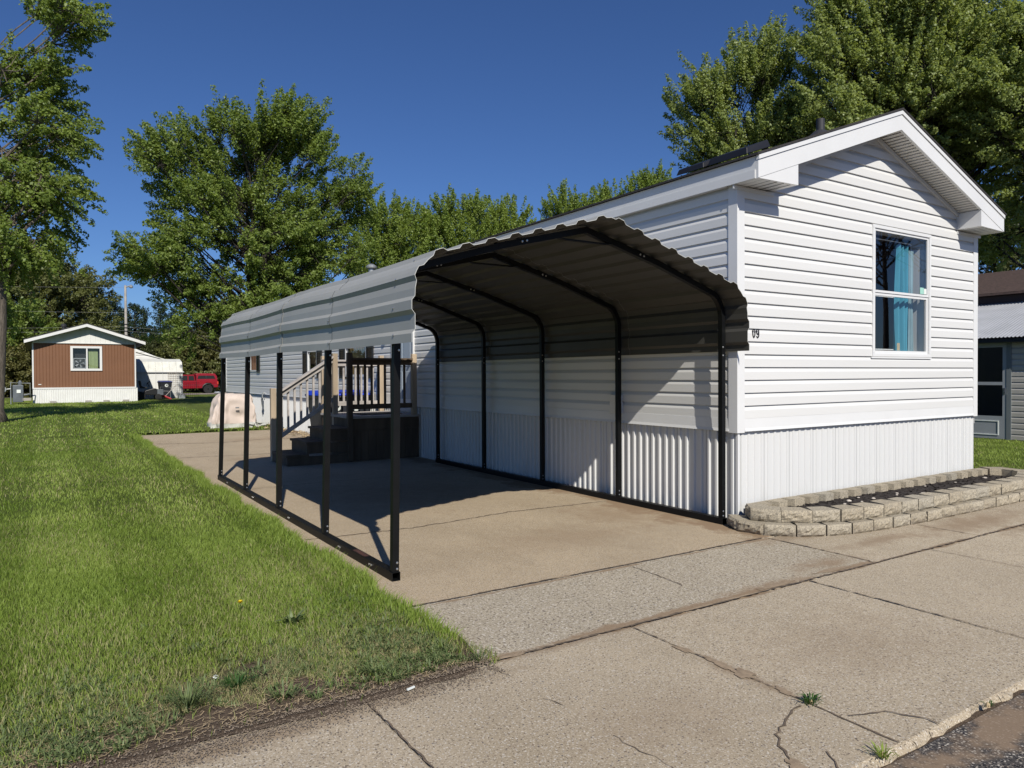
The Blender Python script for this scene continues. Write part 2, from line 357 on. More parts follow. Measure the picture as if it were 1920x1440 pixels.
# fan strips: split so the polygon is well behaved
top = [(x, y) for x, y in edge[:65]]; low = edge[65:]
for (xa, ya), (xb, yb) in zip(top[:-1], top[1:]): g.add([(-80, ya, .006), (-80, yb, .006), (xb, yb, .006), (xa, ya, .006)], [(0, 1, 2, 3)])
xl = top[-1]
low = [xl]+low
for (xa, ya), (xb, yb) in zip(low[:-1], low[1:]): g.add([(xa, ya, .006), (xb, yb, .006), (xb, xl[1]+.001, .006), (xa, xl[1]+.001, .006)], [(3, 2, 1, 0)])
g.add([(-80, low[-1][1], .006), (low[-1][0], low[-1][1], .006), (low[-1][0], xl[1]+.001, .006), (-80, xl[1]+.001, .006)], [(0, 1, 2, 3)])
g.add([(-80, 16, .012), (3.0, 16, .012), (3.0, 62, .012), (-80, 62, .012)], [(0, 1, 2, 3)])
g.add([(3.0, 16.8, .012), (60, 24, .012), (60, 57, .012), (3.0, 57, .012)], [(0, 1, 2, 3)])
g.add([(8.2, -.35, .012), (60, -.35, .012), (60, 24, .012), (8.2, 23.9, .012)], [(0, 1, 2, 3)])
g.add([(8.75, SW0-.02, .012), (60, SW0-.02, .012), (60, -.352, .012), (8.9, -.352, .012)], [(0, 1, 2, 3)])
struct(g.build('lawn', 'lawn'))
def slab(name, x0, x1, y0, y1, z, mat, bev=.006):
    return struct(MB().box(x0, x1, y0, y1, z-.1, z).build(name, mat, bevel=bev))
dr = slab('driveway', DX0-.6, DX1, AP+.008, 15.4, 0, 'drive')
slab('driveway', -.6, 3.33, SW0+.008, AP-.008, .001, 'apron')
slab('driveway', 3.345, 5.0, SW0+.008, AP-.02, 0, 'walk'); slab('driveway', 5.012, 9.3, SW0+.008, -.2, -.001, 'walk')
slab('driveway', 3.3, 5.0, AP-.005, .2, -.003, 'walk')
xs = [-12.3, -10.65, -9.0, -7.35, -5.7, -4.05, -2.5, -.9, .76, 2.46, 4.1, 5.75, 7.4, 9.05, 10.7, 12.35, 14, 15.65, 17.3, 19, 20.6]
for a, b in zip(xs[:-1], xs[1:]):
    slab('sidewalk', a+.002, b-.002, SW1+.02, SW0-.006, random.uniform(-.003, .003), 'walk')
# broken outer lip of the walk
lip = []
for x in np.linspace(-4, 12, 240):
    chip = -.03*abs(math.sin(x*2.3))-.03*random.random()-(.12 if .62 < x < .95 else 0)*random.random()
    lip.append((x, SW1+.012-.030*random.random()**2-.010*math.sin(x*3.3)-.008*math.sin(x*17)))
m = MB()
for i in range(len(lip)-1):
    (xa, ya), (xb, yb) = lip[i], lip[i+1]
    m.add([(xa, SW1+.02, -.004), (xb, SW1+.02, -.004), (xb, yb, -.012-.012*random.random()), (xa, ya, -.012-.012*random.random()), (xb, yb-.02, -.06), (xa, ya-.02, -.06)], [(0, 3, 2, 1), (3, 5, 4, 2)])
struct(m.build('sidewalk_edge', 'walk'))
struct(MB().add([(-60, -14, -.022), (60, -14, -.022), (60, SW1-.02, -.022), (-60, SW1-.02, -.022)], [(0, 1, 2, 3)]).build('road', 'asphalt'))
# joint lines and cracks: dirt-filled, ragged ribbons
def ribbon(pts, w0, jit=.5, z=.004, step=.03, wob=.006):
    m = MB(); P = [Vector((*q, 0)) for q in pts]; out = []
    for a, b in zip(P[:-1], P[1:]):
        n = max(2, int((b-a).length/step)); t = (b-a).normalized(); nn = Vector((-t.y, t.x, 0))
        for i in range(n):
            q = a.lerp(b, i/n)+nn*random.gauss(0, wob); w_ = w0*(1+random.uniform(-jit, jit)); out.append((q+nn*w_, q-nn*w_))
    t = (P[-1]-P[-2]).normalized(); nn = Vector((-t.y, t.x, 0)); out.append((P[-1]+nn*w0*.2, P[-1]-nn*w0*.2))
    vs = []
    for a, b in out: vs += [(a.x, a.y, z), (b.x, b.y, z)]
    m.add(vs, [(2*i, 2*i+1, 2*i+3, 2*i+2) for i in range(len(out)-1)]); return m
def mark(name, pts, w0, mat='joint_dirt', **k): return struct(ribbon(pts, w0, **k).build(name, mat))
CRK = [[(0.693, -2.841), (0.388, -2.953), (0.321, -3.021), (0.241, -3.146), (0.214, -3.188)], [(0.787, -3.024), (0.955, -3.088), (1.045, -3.224), (1.029, -3.286)], [(1.662, -0.636), (1.655, -0.989), (1.604, -1.276)], [(0.439, -3.147), (0.376, -3.244), (0.351, -3.292)], [(-0.242, -1.661), (-0.206, -1.881)], [(-0.211, -2.157), (-0.178, -2.275)], [(-0.173, -2.592), (-0.148, -2.897), (-0.149, -3.003)]]
mark('expansion_joint', [(-.15, AP), (3.3, AP)], .008, wob=.003)
mark('expansion_joint', [(-.25, SW0), (9.5, SW0)], .008, wob=.003)
mark('expansion_joint', [(3.335, AP), (3.34, -1.1), (3.32, SW0)], .008)
mark('expansion_joint', [(5.0, -1.1), (5.0, SW0)], .007)
for x in xs[3:16]: mark('expansion_joint', [(x, SW0), (x+.0, -2.4), (x-.02, SW1+.02)], .0045, wob=.003)
mark('driveway_crack', [(-.15, 1.62), (.9, 1.55), (2.1, 1.70), (3.4, 1.62)], .008, wob=.008)
mark('driveway_crack', [(-.15, 4.9), (1.2, 5.0), (3.4, 4.85)], .006, wob=.008)
mark('driveway_crack', [(-.1, 9.4), (1.3, 9.2), (3.4, 9.5)], .012, wob=.01)
mark('driveway_crack', [(-.05, 12.6), (1.2, 12.1), (2.2, 12.5), (3.5, 12.2)], .018, wob=.02)
mark('sidewalk_crack', CRK[0], .0045, wob=.005)
mark('sidewalk_crack', CRK[1], .0035, wob=.004)
mark('driveway_crack', CRK[2], .003, wob=.006, z=.006)
mark('sidewalk_crack', CRK[3], .003, wob=.005)
mark('sidewalk_crack', CRK[4], .0022, wob=.006)
mark('sidewalk_crack', CRK[5], .0018, wob=.006)
mark('sidewalk_crack', CRK[6], .0018, wob=.006)
def blot(name, c, rx, ry, mat='sand', z=.0065, n=40):
    vs = [(c[0], c[1], z)]; ph = [random.uniform(0, 6.28) for _ in range(4)]
    for i in range(n):
        a = 6.283*i/n; k = 1+.25*math.sin(2*a+ph[0])+.18*math.sin(5*a+ph[1])+.1*math.sin(11*a+ph[2])
        vs.append((c[0]+rx*k*math.cos(a), c[1]+ry*k*math.sin(a), z-.002))
    return struct(MB().add(vs, [(0, i+1, (i+1) % n+1) for i in range(n)]).build(name, mat))
for c, rx, ry in [((2.15, -1.62), .22, .022), ((1.72, -1.65), .16, .014), ((1.35, -1.655), .14, .010), ((-.08, -1.655), .10, .02),
                  ((.76, -2.33), .025, .10), ((.765, -2.48), .04, .07), ((.76, -2.72), .02, .06), ((.75, -2.1), .02, .07), ((1.05, -.625), .07, .015), ((.25, -3.15), .03, .05), ((2.85, -1.60), .22, .025)]:
    blot('sand_streak', c, rx, ry)
struct(MB().add([(-60, 57, .02), (60, 57, .02), (60, 63.5, .02), (-60, 63.5, .02)], [(0, 1, 2, 3)]).build('gravel_road', 'far_gravel'))
# strip of bare soil and leaf litter at the foot of the long wall
# ------------------------------------------------------------------ white mobile home
HX, HY, HW, HL = 3.60, -.0876, 4.7645, 23.5
ZB, ZT = .909, 3.337; HX2 = HX+HW; HY2 = HY+HL; YF = HY-.3137; XE0 = HX-.0753; XE1 = HX2+.0753; ZF0, ZF1, ZR = 3.352, 3.532, 4.419
XM = (HX+HX2)/2; SL = (ZR-ZF1)/(XM-XE0)
home = thing('mobile_home', 'long white vinyl sided mobile home with gable end, ribbed skirting and numbers 09', 'house', (HX, HY, 0))
CO = .1278
def siding(u0, u1, z0, z1, frame, roof=None, holes=(), co=CO, dp=.017, flat=.62):
    """frame(u, out, z)->xyz.  dutch-lap courses, real relief; holes=(u0,u1,z0,z1)"""
    m = MB(); zs = []
    k = 0
    while z0+k*co < z1-1e-6:
        a = z0+k*co; zs += [(a, dp), (min(a+co*flat, z1), dp), (min(a+co*.70, z1), dp*.80), (min(a+co*.93, z1), dp*.12), (min(a+co, z1), dp*.05)]; k += 1
    def off(a, b, za, zb, z): return a+(b-a)*((z-za)/(zb-za) if zb > za else 0)
    segs = []
    for (za, oa), (zb, ob) in zip(zs[:-1], zs[1:]):
        if zb <= za+1e-7: segs.append((za, oa, zb, ob)); continue
        cuts = sorted({za, zb, *[h for H in holes for h in H[2:] if za < h < zb]})
        for c0, c1 in zip(cuts[:-1], cuts[1:]): segs.append((c0, off(oa, ob, za, zb, c0), c1, off(oa, ob, za, zb, c1)))
    for za, oa, zb, ob in segs:
        mid = (za+zb)/2; iv = [(u0, u1)]
        for H in holes:
            if H[2] < mid < H[3]:
                nv = []
                for a, b in iv:
                    if H[0] > a: nv.append((a, min(b, H[0])))
                    if H[1] < b: nv.append((max(a, H[1]), b))
                iv = [q for q in nv if q[1] > q[0]]
        for a, b in iv:
            def lim(z):
                if roof is None: return a, b
                r0, r1 = roof(z); return max(a, r0), min(b, r1)
            a0, b0 = lim(za); a1, b1 = lim(zb)
            if b0 <= a0: continue
            if b1 < a1: a1 = b1 = (a1+b1)/2
            m.add([frame(a0, oa, za), frame(b0, oa, za), frame(b1, ob, zb), frame(a1, ob, zb)], [(0, 1, 2, 3)])
    return m
ZS = 1.035
fr_g = lambda u, o, z: (u, HY-o, z)
def roofclip(z):
    h = (z-3.33)/SL if z > 3.33 else 0
    return HX+h, HX2-h
WG = (5.905, 7.18, 1.67, 3.195)
siding(HX, HX2, ZS, 4.19, fr_g, roofclip, [WG], dp=.0215).build('gable_siding', 'white_siding', home)
fr_l = lambda u, o, z: (HX-o, u, z)
DOOR = (7.27, 8.15, .80, 2.80)
WINS = [(9.52, 10.78, 1.45, 2.75), (12.78, 13.55, 1.45, 2.75), (18.78, 19.75, 1.62, 2.75)]
siding(HY, HY2, ZS, ZT+.01, fr_l, None, [DOOR]+WINS).build('long_siding', 'white_siding', home)
MB().add([(HX2, HY, .8), (HX2, HY2, .8), (HX2, HY2, ZT), (HX2, HY, ZT)], [(0, 1, 2, 3)]).add([(HX, HY2, .8), (HX2, HY2, .8), (HX2, HY2, ZT), (XM, HY2, ZR-.05), (HX, HY2, ZT)], [(0, 1, 2, 3, 4)]).build('rear_siding', 'white_siding', home)
# inner liner so that no light leaks through
for nm, (x0, x1, y0, y1, z0, z1) in {'floor_panel': (HX+.03, HX2-.02, HY+.06, HY2-.02, .78, .82), 'ceiling_panel': (HX+.03, HX2-.02, HY+.06, HY2-.02, 3.25, 3.29), 'inner_wall': (5.2, 5.24, HY+.06, 3.0, .82, 3.25), 'inner_wall ': (5.25, HX2-.03, 3.0, 3.05, .82, 3.25), 'inner_wall  ': (7.55, 7.6, HY+.06, 3.0, .82, 3.25)}.items():
    MB().box(x0, x1, y0, y1, z0, z1).build(nm.strip(), 'interior', home)
# corner trims
def Lpost(x, y, sx, sy, z0, z1, w_=.085, t=.024):
    m = MB(); m.box(min(x-sx*t, x+sx*w_), max(x-sx*t, x+sx*w_), min(y-sy*t, y), max(y-sy*t, y), z0, z1)
    m.box(min(x-sx*t, x), max(x-sx*t, x), min(y, y+sy*w_), max(y, y+sy*w_), z0, z1); return m
for x, y, sx, sy in ((HX, HY, 1, 1), (HX2, HY, -1, 1), (HX, HY2, 1, -1), (HX2, HY2, -1, -1)):
    Lpost(x, y, sx, sy, ZB-.012, ZT+.006).build('corner_trim', 'white_trim', home)
# flared starter trim above the skirt
pr = [(0, ZS+.004), (.020, ZS+.002), (.024, ZB+.03), (.032, ZB), (0, ZB)]
MB().prism([(HY-a, z) for a, z in pr], 0, HX+.0855, HX2-.0855).build('starter_trim', 'white_trim', home)
MB().prism([(HX-a, z) for a, z in pr], 1, HY+.0855, HY2-.0855).build('starter_trim', 'white_trim', home)
# skirting with pressed ribs
def skirt(u0, u1, fr, z0=-.02, z1=ZB+.004, panel=.406, dp=.011):
    m = MB(); u = u0; prof = []
    pat = [(0, -.018), (.004, -.018), (.006, 0), (.045, 0), (.052, dp), (.078, dp), (.085, 0), (.102, 0)]
    while u < u1:
        for k in range(4):
            for a, o in pat[(0 if k == 0 else 2):]:
                q = u+k*panel/4+a*(.9925)
                if q <= u1: prof.append((q, o))
        u += panel
    prof.append((u1, 0)); 
    m.grid([[fr(q, o, z0) for q, o in prof], [fr(q, o, z1) for q, o in prof]]); return m
skirt(HX+.02, HX2-.01, lambda u, o, z: (u, HY+.014-o*1.0, z)).build('skirting', 'skirt', home)
skirt(HY+.0, HY2-.01, lambda u, o, z: (HX+.018-o*1.7, u, z)).build('skirting', 'skirt', home)
MB().box(HX+.005, HX+.03, HY-.006, HY+.02, -.02, ZB).build('skirt_corner', 'white_trim', home)
MB().add([(HX2-.01, HY+.012, 0), (HX2-.01, HY2, 0), (HX2-.01, HY2, ZB), (HX2-.01, HY+.012, ZB)], [(0, 1, 2, 3)]).build('skirting', 'skirt', home)
# roof
th = .022
YB = HY2+.25
roof = MB()
for sx in (-1, 1):
    xe = XM+sx*(XM-XE0+.03); ze = ZF1-.03*SL+.004
    roof.add([(xe, YF-.02, ze), (XM, YF-.02, ZR+.004), (XM, YB, ZR+.004), (xe, YB, ze), (xe, YF-.02, ze+th), (XM, YF-.02, ZR+th+.004), (XM, YB, ZR+th+.004), (xe, YB, ze+th)],
             [(0, 1, 2, 3), (4, 5, 6, 7), (0, 1, 5, 4), (1, 2, 6, 5), (2, 3, 7, 6), (3, 0, 4, 7)])
rf = roof.build('roof', 'shingle', home)
m = MB().lathe((6.06, .66, 4.36), [(.19, -.02), (.17, .06), (.075, .14), (.052, .15), (.052, .290), (.042, .290)], 16); m.build('vent_pipe', 'vent_dark', rf)
for (y0, y1, x0, x1, dz) in ((-.16, .34, 3.66, 4.02, .0), (.36, .74, 3.62, 3.98, -.01)):
    z = lambda x: ZF1+(x-XE0)*SL+.03
    m = MB().add([(x0, y0, z(x0)+.012), (x1, y0, z(x1)+.012), (x1, y1, z(x1)+.012), (x0, y1, z(x0)+.012), (x0+.02, y0+.02, z(x0)+.085+dz), (x1-.02, y0+.02, z(x1)+.085+dz), (x1-.02, y1-.02, z(x1)+.085+dz), (x0+.02, y1-.02, z(x0)+.085+dz)],
                 [(0,3,2,1),(4,5,6,7),(0,1,5,4),(1,2,6,5),(2,3,7,6),(3,0,4,7)]); m.build('roof_box', 'black_plastic', rf, bevel=.006)
# metal flue further back
m = MB().lathe((4.7, 12.0, 3.9), [(.07, -.1), (.07, .20), (.12, .21), (.13, .24), (.13, .27), (.05, .32)], 16); m.build('flue', 'galv', rf, smooth=False)
# rake boards: two-step fascia, and boxed returns
def rake(sx, y0, y1, dz0, dz1, extra=0):
    xe = XM+sx*(XM-XE0+extra); m = MB()
    zt = lambda x: ZR-abs(x-XM)*SL
    a, b = (xe, XM) if sx < 0 else (XM, xe)
    return m.add([(a, y0, zt(a)-dz1), (b, y0, zt(b)-dz1), (b, y0, zt(b)-dz0), (a, y0, zt(a)-dz0), (a, y1, zt(a)-dz1), (b, y1, zt(b)-dz1), (b, y1, zt(b)-dz0), (a, y1, zt(a)-dz0)],
                 [(0,1,2,3),(4,7,6,5),(0,4,5,1),(3,2,6,7),(0,3,7,4),(1,5,6,2)])
for sx in (-1, 1):
    rake(sx, YF, YF+.03, .045, .215).build('rake_board', 'white_trim', home)
    rake(sx, YF-.012, YF+.022, .0, .043, .004).build('rake_board', 'white_trim', home)
    rake(sx, YB-.03, YB, .0, .2).build('rake_board', 'white_trim', home)
    # raked soffit with pressed lines
    x0 = XM+sx*(XM-4.13); m = MB(); n = 34; zt = lambda x: ZR-abs(x-XM)*SL-.212
    pts0, pts1 = [], []
    for i in range(n+1):
        x = x0+(XM-x0)*i/n
        for dx, dz in ((0, 0), (.004, .012)):
            pts0.append((x+dx, YF+.031, zt(x)+dz)); pts1.append((x+dx, HY-.002, zt(x)+dz))
    m.grid([pts0, pts1]); m.build('soffit', 'soffit', home)
    # channel where the soffit meets the wall
    m = MB(); a, b = sorted((x0, XM)); zz = lambda x: ZR-abs(x-XM)*SL-.214
    m.add([(a, HY-.045, zz(a)-.045), (b, HY-.045, zz(b)-.045), (b, HY-.045, zz(b)), (a, HY-.045, zz(a)), (a, HY-.0, zz(a)-.045), (b, HY, zz(b)-.045), (b, HY, zz(b)), (a, HY, zz(a))],
          [(0,1,2,3),(4,7,6,5),(0,4,5,1),(3,2,6,7),(0,3,7,4),(1,5,6,2)]); m.build('soffit_channel', 'white_trim', home)
    # boxed return at the eave corner
    xo = XM+sx*(XM-XE0); xi = XM+sx*(XM-4.13); zi = ZR-abs(xi-XM)*SL-.216
    q = [(xo-sx*-.0, ZF0-.02), (xi, ZF0-.02), (xi, zi), (xo, ZF0-.012+.0)]
    m = MB().prism([(xo, ZF0-.035), (xi, ZF0-.022), (xi, zi), (xo, ZF1-.218)] if sx < 0 else [(xi, ZF0-.022), (xo, ZF0-.035), (xo, ZF1-.218), (xi, zi)], 1, YF+.004, HY-.001)
    m.build('eave_return', 'white_trim', home)
    for k in range(5):
        xx = xo+sx*-(.10+.10*k); MB().box(xx-.002, xx+.002, YF+.02, HY-.01, ZF0-.0335, ZF0-.0285).build('soffit_line', 'grey_paint', home)
    MB().box(min(xo+sx*.005, xi), max(xo+sx*.005, xi)-.0, HY-.032, HY-.018, ZF0-.075, ZF0-.040).build('soffit_channel', 'white_trim', home)
# eave fascia along the long sides
for sx in (-1, 1):
    xo = XM+sx*(XM-XE0)
    MB().box(min(xo, xo-sx*.02), max(xo, xo-sx*.02), YF+.031, YB-.031, ZF0+.05, ZF1-.006).build('eave_fascia', 'white_trim', home)
    xo2 = xo+sx*.012
    MB().box(min(xo2, xo2-sx*.02), max(xo2, xo2-sx*.02), YF+.0315, YB-.031, ZF0-.035, ZF0+.047).build('eave_fascia', 'white_trim', home)
    a, b = sorted((XM+sx*(XM-HX), xo-sx*.02)); MB().box(a, b, HY+.09, YB-.031, ZF0-.03, ZF0-.022).build('eave_soffit', 'soffit', home)
# gable window
def framebox(m, x0, x1, z0, z1, t, y0, y1, mi=0):
    m.box(x0, x1, y0, y1, z1-t, z1, mi); m.box(x0, x1, y0, y1, z0, z0+t, mi); m.box(x0, x0+t, y0, y1, z0+t, z1-t, mi); m.box(x1-t, x1, y0, y1, z0+t, z1-t, mi); return m
def pane(a, b, y, c, d, par): return MB().add([(a, y, c), (b, y, c), (b, y, d), (a, y, d)], [(0, 1, 2, 3)]).build('pane', 'glass', par)
x0, x1, z0, z1 = WG; zm = 2.43
wf = framebox(MB(), x0, x1, z0, z1, .040, HY-.034, HY+.03).build('window', 'white_trim', home, bevel=.004)
framebox(MB(), x0+.041, x1-.041, zm-.012, z1-.041, .026, HY-.020, HY-.002).build('upper_sash', 'white_trim', wf)
framebox(MB(), x0+.041, x1-.041, z0+.041, zm-.0125, .032, HY-.010, HY+.012).build('lower_sash', 'white_trim', wf)
pane(x0+.060, x1-.060, HY-.012, zm+.010, z1-.066, wf)
pane(x0+.068, x1-.068, HY+.002, z0+.070, zm-.044, wf)
MB().box(x0-.02, x1+.02, HY-.03, HY-.0, z0-.020, z0-.001).build('sill', 'white_trim', wf)
framebox(MB(), x0+.02, x1-.02, z0+.02, z1-.02, .02, HY+.031, HY+.20).build('reveal', 'white_trim', wf)
m = MB(); framebox(m, x0+.30, x1-.14, z0+.09, z1-.10, .012, HY+.14, HY+.15); m.box(x0+.3, x1-.14, HY+.14, HY+.15, zm-.03, zm-.01); m.build('inner_frame', 'white_trim', wf)
def curtain(name, mat, xa, xb, y, za, zb, amp=.025, per=.07, par=None):
    n = 48; pts = []
    for k in range(7):
        t = k/6; z = za+(zb-za)*t; row = []
        for i in range(n+1):
            u = i/n; sq = 1-.25*math.sin(math.pi*t)*.4
            x = (xa+xb)/2+(u-.5)*(xb-xa)*sq
            row.append((x, y+amp*math.sin(x*6.28/per+.5*math.sin(7*u))+.3*amp*math.sin(31*u+3*t), z))
        pts.append(row)
    return MB().grid(pts).build(name, mat, par, smooth=True)
curtain('curtain', 'curtain', 6.62, 6.93, HY+.12, 1.55, 3.05, .03, .085, wf); curtain('curtain', 'sheer', 6.93, 7.04, HY+.13, 1.55, 3.0, .02, .05, wf)
MB().box(6.95, 7.035, HY-.0165, HY-.014, 2.452, 2.53).build('sticker', 'sticker_green', wf); MB().box(7.04, 7.10, HY-.0165, HY-.014, 2.452, 2.52).build('sticker', 'sticker_white', wf)
MB().box(6.50, 6.56, HY+.02, HY+.022, 1.75, 1.84).build('card', 'cork', wf)
# house numbers 09
def digit(kind, x, z, h, w_):
    m = MB(); t = h*.17; y0, y1 = HY-.029, HY-.0225
    n = 20
    def ring(cx, cz, rx, rz, a0=0, a1=2*math.pi, closed=True):
        vs = []; 
        for i in range(n+1):
            a = a0+(a1-a0)*i/n
            for rr in (1, 0):
                for y in (y0, y1):
                    vs.append((cx+(rx-(t*.62 if not rr else 0))*math.cos(a), y, cz+(rz-(t*.62 if not rr else 0))*math.sin(a)))
        fs = []
        for i in range(n):
            b = i*4; c = b+4; fs += [(b, b+2, c+2, c), (b+1, c+1, c+3, b+3), (b, c, c+1, b+1), (b+2, b+3, c+3, c+2)]
        m.add(vs, fs)
    if kind == '0': ring(x+w_/2, z+h/2, w_/2, h/2)
    else:
        ring(x+w_/2, z+h*.68, w_/2, h*.32); ring(x+w_/2, z+h*.32, w_/2, h*.32, -math.pi*.85, 0); m.box(x+w_-t*.62, x+w_, y0, y1, z+h*.32, z+h*.68)
    return m
digit('0', 3.800, 1.836, .092, .042).build('house_number', 'digit', home)
digit('9', 3.858, 1.836, .092, .042).build('house_number', 'digit', home)
# long-wall windows, shutters, door
for i, (y0, y1, z0, z1) in enumerate(WINS):
    m = MB()
    for a, b, c, d in ((y0, y1, z1-.05, z1), (y0, y1, z0, z0+.05), (y0, y0+.045, z0+.05, z1-.05), (y1-.045, y1, z0+.05, z1-.05), (y0+.045, y1-.045, (z0+z1)/2-.02, (z0+z1)/2+.02)):
        m.box(HX-.034, HX+.03, a, b, c, d)
    wf2 = m.build('window', 'white_trim', home)
    MB().add([(HX-.01, y0+.046, z0+.051), (HX-.01, y1-.046, z0+.051), (HX-.01, y1-.046, z1-.051), (HX-.01, y0+.046, z1-.051)], [(3, 2, 1, 0)]).build('pane', 'glass', wf2)
    mt = ['amber_blind', 'sheer', 'brown_curtain'][i]
    n = 40; rows = [[(HX+.06+.012*math.sin(j*1.3), y0+(y1-y0)*j/n, z) for j in range(n+1)] for z in (z0, z1)]
    if i != 1: MB().grid(rows).build('curtain', mt, wf2, smooth=True)
    MB().box(HX+.15, HX+.16, y0-.3, y1+.3, z0-.3, z1+.3).build('room_wall', 'interior', wf2)
    for a, b in ((y0-.37, y0-.005), (y1+.005, y1+.37)):
        m = MB(); zb = z0-.03
        m.box(HX-.045, HX-.018, a, a+.045, zb, z1); m.box(HX-.045, HX-.018, b-.045, b, zb, z1)
        for c in (zb, (zb+z1)/2-.03, z1-.06): m.box(HX-.045, HX-.018, a+.045, b-.045, c, c+.06)
        m.box(HX-.024, HX-.018, a+.045, b-.045, zb+.06, z1-.06)
        z = zb+.075
        while z < z1-.08:
            m.obox((HX-.032, (a+b)/2, z), (.006, b-a-.09, .04), ry=R(-32)); z += .042
        m.build('shutter', 'black_plastic', home)
y0, y1, z0, z1 = DOOR
m = MB(); m.box(HX-.045, HX+.03, y0-.06, y0, z0, z1+.06); m.box(HX-.045, HX+.03, y1, y1+.06, z0, z1+.06); m.box(HX-.045, HX+.03, y0, y1, z1, z1+.06)
m.build('door_frame', 'white_trim', home)
dd = MB().box(HX-.012, HX+.02, y0, y1, z0, z1).build('door', 'door_blue', home)
m = MB()
for za, zb in ((.95, 1.55), (1.65, 2.65)): 
    for a, b in ((y0+.12, y0+.40), (y1-.40, y1-.12)): m.box(HX-.020, HX-.011, a, b, za, zb)
m.build('door_panel', 'door_blue', dd, bevel=.006); MB().lathe((HX-.05, y0+.08, 1.75), [(.01, -.04), (.03, -.02), (.03, .02), (.01, .04)], 10, 1).build('handle', 'chrome', dd)
MB().lathe((HX-.09, 8.32, 2.42), [(.02, -.12), (.05, -.08), (.06, .02), (.03, .07)], 10).build('porch_light', 'galv', home)
m = MB(); framebox(m, 0, 0, 0, 0, 0, 0, 0); m = MB().box(HX-.05, HX-.018, 1.56, 1.76, 1.02, 1.24).box(HX-.06, HX-.05, 1.60, 1.66, 1.08, 1.20); m.build('outlet_box', 'old_white', home, bevel=.004)
MB().tube([(HX-.02, 17.8, .95), (HX-.10, 17.8, .95), (HX-.10, 17.8, .80)], .02, 8).build('spigot', 'galv', home)
MB().tube([(HX-.08, 17.86, .92), (HX-.10, 17.88, .75), (HX-.06, 17.9, .50)], .03, 8).build('hose_end', 'meter_grey', home)
# ------------------------------------------------------------------ carport
WC, L = 3.4828, 6.1; BAY = L/4
cp = thing('carport', 'open metal carport with grey ribbed roof and black square tube frame over the driveway', 'carport', (0, 0, 0))
HB = .0318; PB = .0250
for x, lab in ((0, 'left'), (WC, 'right')):
    m = MB(); r = HB; t = .004
    for a in (0,):
        m.box(x-r, x+r, -.035, L+.035, 0.001, t+.001); m.box(x-r, x+r, -.035, L+.035, 2*r-t, 2*r)
        m.box(x-r, x-r+t, -.035, L+.035, t+.001, 2*r-t); m.box(x+r-t, x+r, -.035, L+.035, t+.001, 2*r-t)
    br = m.build('base_rail', 'black_steel', cp)
    if x == 0:
        MB().box(x-.024, x+.02, .52, .78, 2*r+.0005, 2*r+.002).build('rust_patch', 'rust', br)
DL = [-.06, -.12, -.09, -.19, -.29]; ZL = [1.704, 1.703, 1.725, 1.714, 1.732]
ZA, ZE = 2.700, 2.315
def bowpath():
    pts = [(0, .064), (0, 1.2), (0, 2.02)]
    for k in range(1, 8):           # bend
        a = k/8*1.32; pts.append((0+.24*(1-math.cos(a)), 2.02+.26*math.sin(a)))
    xA, zA = pts[-1]
    pts.append((.9, ZE+(ZA-ZE)*.455)); pts.append((WC/2, ZA))
    return pts+[(WC-x, z) for x, z in pts[-2::-1]]
BP = bowpath()
def yoff(j, x, z):                  # rearward bows lean forward on the left side
    t = max(0, 1-x/WC); return DL[j]*t*min(1.25, z/1.7)
for j in range(5):
    path = [(x, j*BAY+yoff(j, x, z), z) for x, z in BP]
    # square tube swept in its own plane
    m = MB(); rings = []
    for i, q in enumerate(path):
        a = Vector(path[max(i-1, 0)]); b = Vector(path[min(i+1, len(path)-1)]); t = (b-a).normalized()
        yv = Vector((0, 1, 0)); nv = t.cross(yv).normalized(); yv = nv.cross(t).normalized()
        if 0 < i < len(path)-1:
            t1 = (Vector(q)-a).normalized(); cs = max(.8, t.dot(t1))
        else: cs = 1
        rings.append([Vector(q)+nv*(sa*PB/cs)+yv*(sb*PB) for sa, sb in ((-1, -1), (1, -1), (1, 1), (-1, 1))])
    vs = [v for g_ in rings for v in g_]; fs = [(i*4+k, i*4+(k+1) % 4, (i+1)*4+(k+1) % 4, (i+1)*4+k) for i in range(len(rings)-1) for k in range(4)]
    m.add(vs, fs+[(3, 2, 1, 0), tuple(range(len(vs)-4, len(vs)))]); bow = m.build('bow', 'black_steel', cp)
    # gusset plate under the ridge
    m = MB(); yc = j*BAY+yoff(j, WC/2, 2.7)
    m.prism([(WC/2-.30, ZA-.02-.30*.245), (WC/2+.30, ZA-.02-.30*.245), (WC/2+.22, ZA-.105), (WC/2-.22, ZA-.105)], 1, yc-.022, yc+.022); m.build('gusset', 'black_steel', bow)
    for sx in (-1, 1):              # bolts on the rafters and legs
        for dx in (0, .045):
            x = WC/2+sx*(.62+dx); z = ZA-(abs(x-WC/2))*.2455
            MB().lathe((x, j*BAY+yoff(j, x, z)-PB-.003, z), [(.007, -.003), (.010, 0), (.010, .004)], 8, 1).build('bolt', 'bolt', bow)
    for xx, fx in ((0, 1), (WC, -1)):
        for zz in (.085, .13, 1.66, 1.74):
            MB().lathe((xx+fx*.010, j*BAY+yoff(j, xx, zz)-PB-.003, zz), [(.006, -.003), (.009, 0), (.009, .004)], 8, 1).build('bolt', 'bolt', bow)
for y in (1.05, 1.09, 2.55, 2.59, 4.05, 4.09, 5.5, .36, .40): MB().lathe((-HB-.004, y, .034), [(.009, 0), (.009, .004), (.006, .008)], 8, 0).build('bolt', 'bolt', cp)
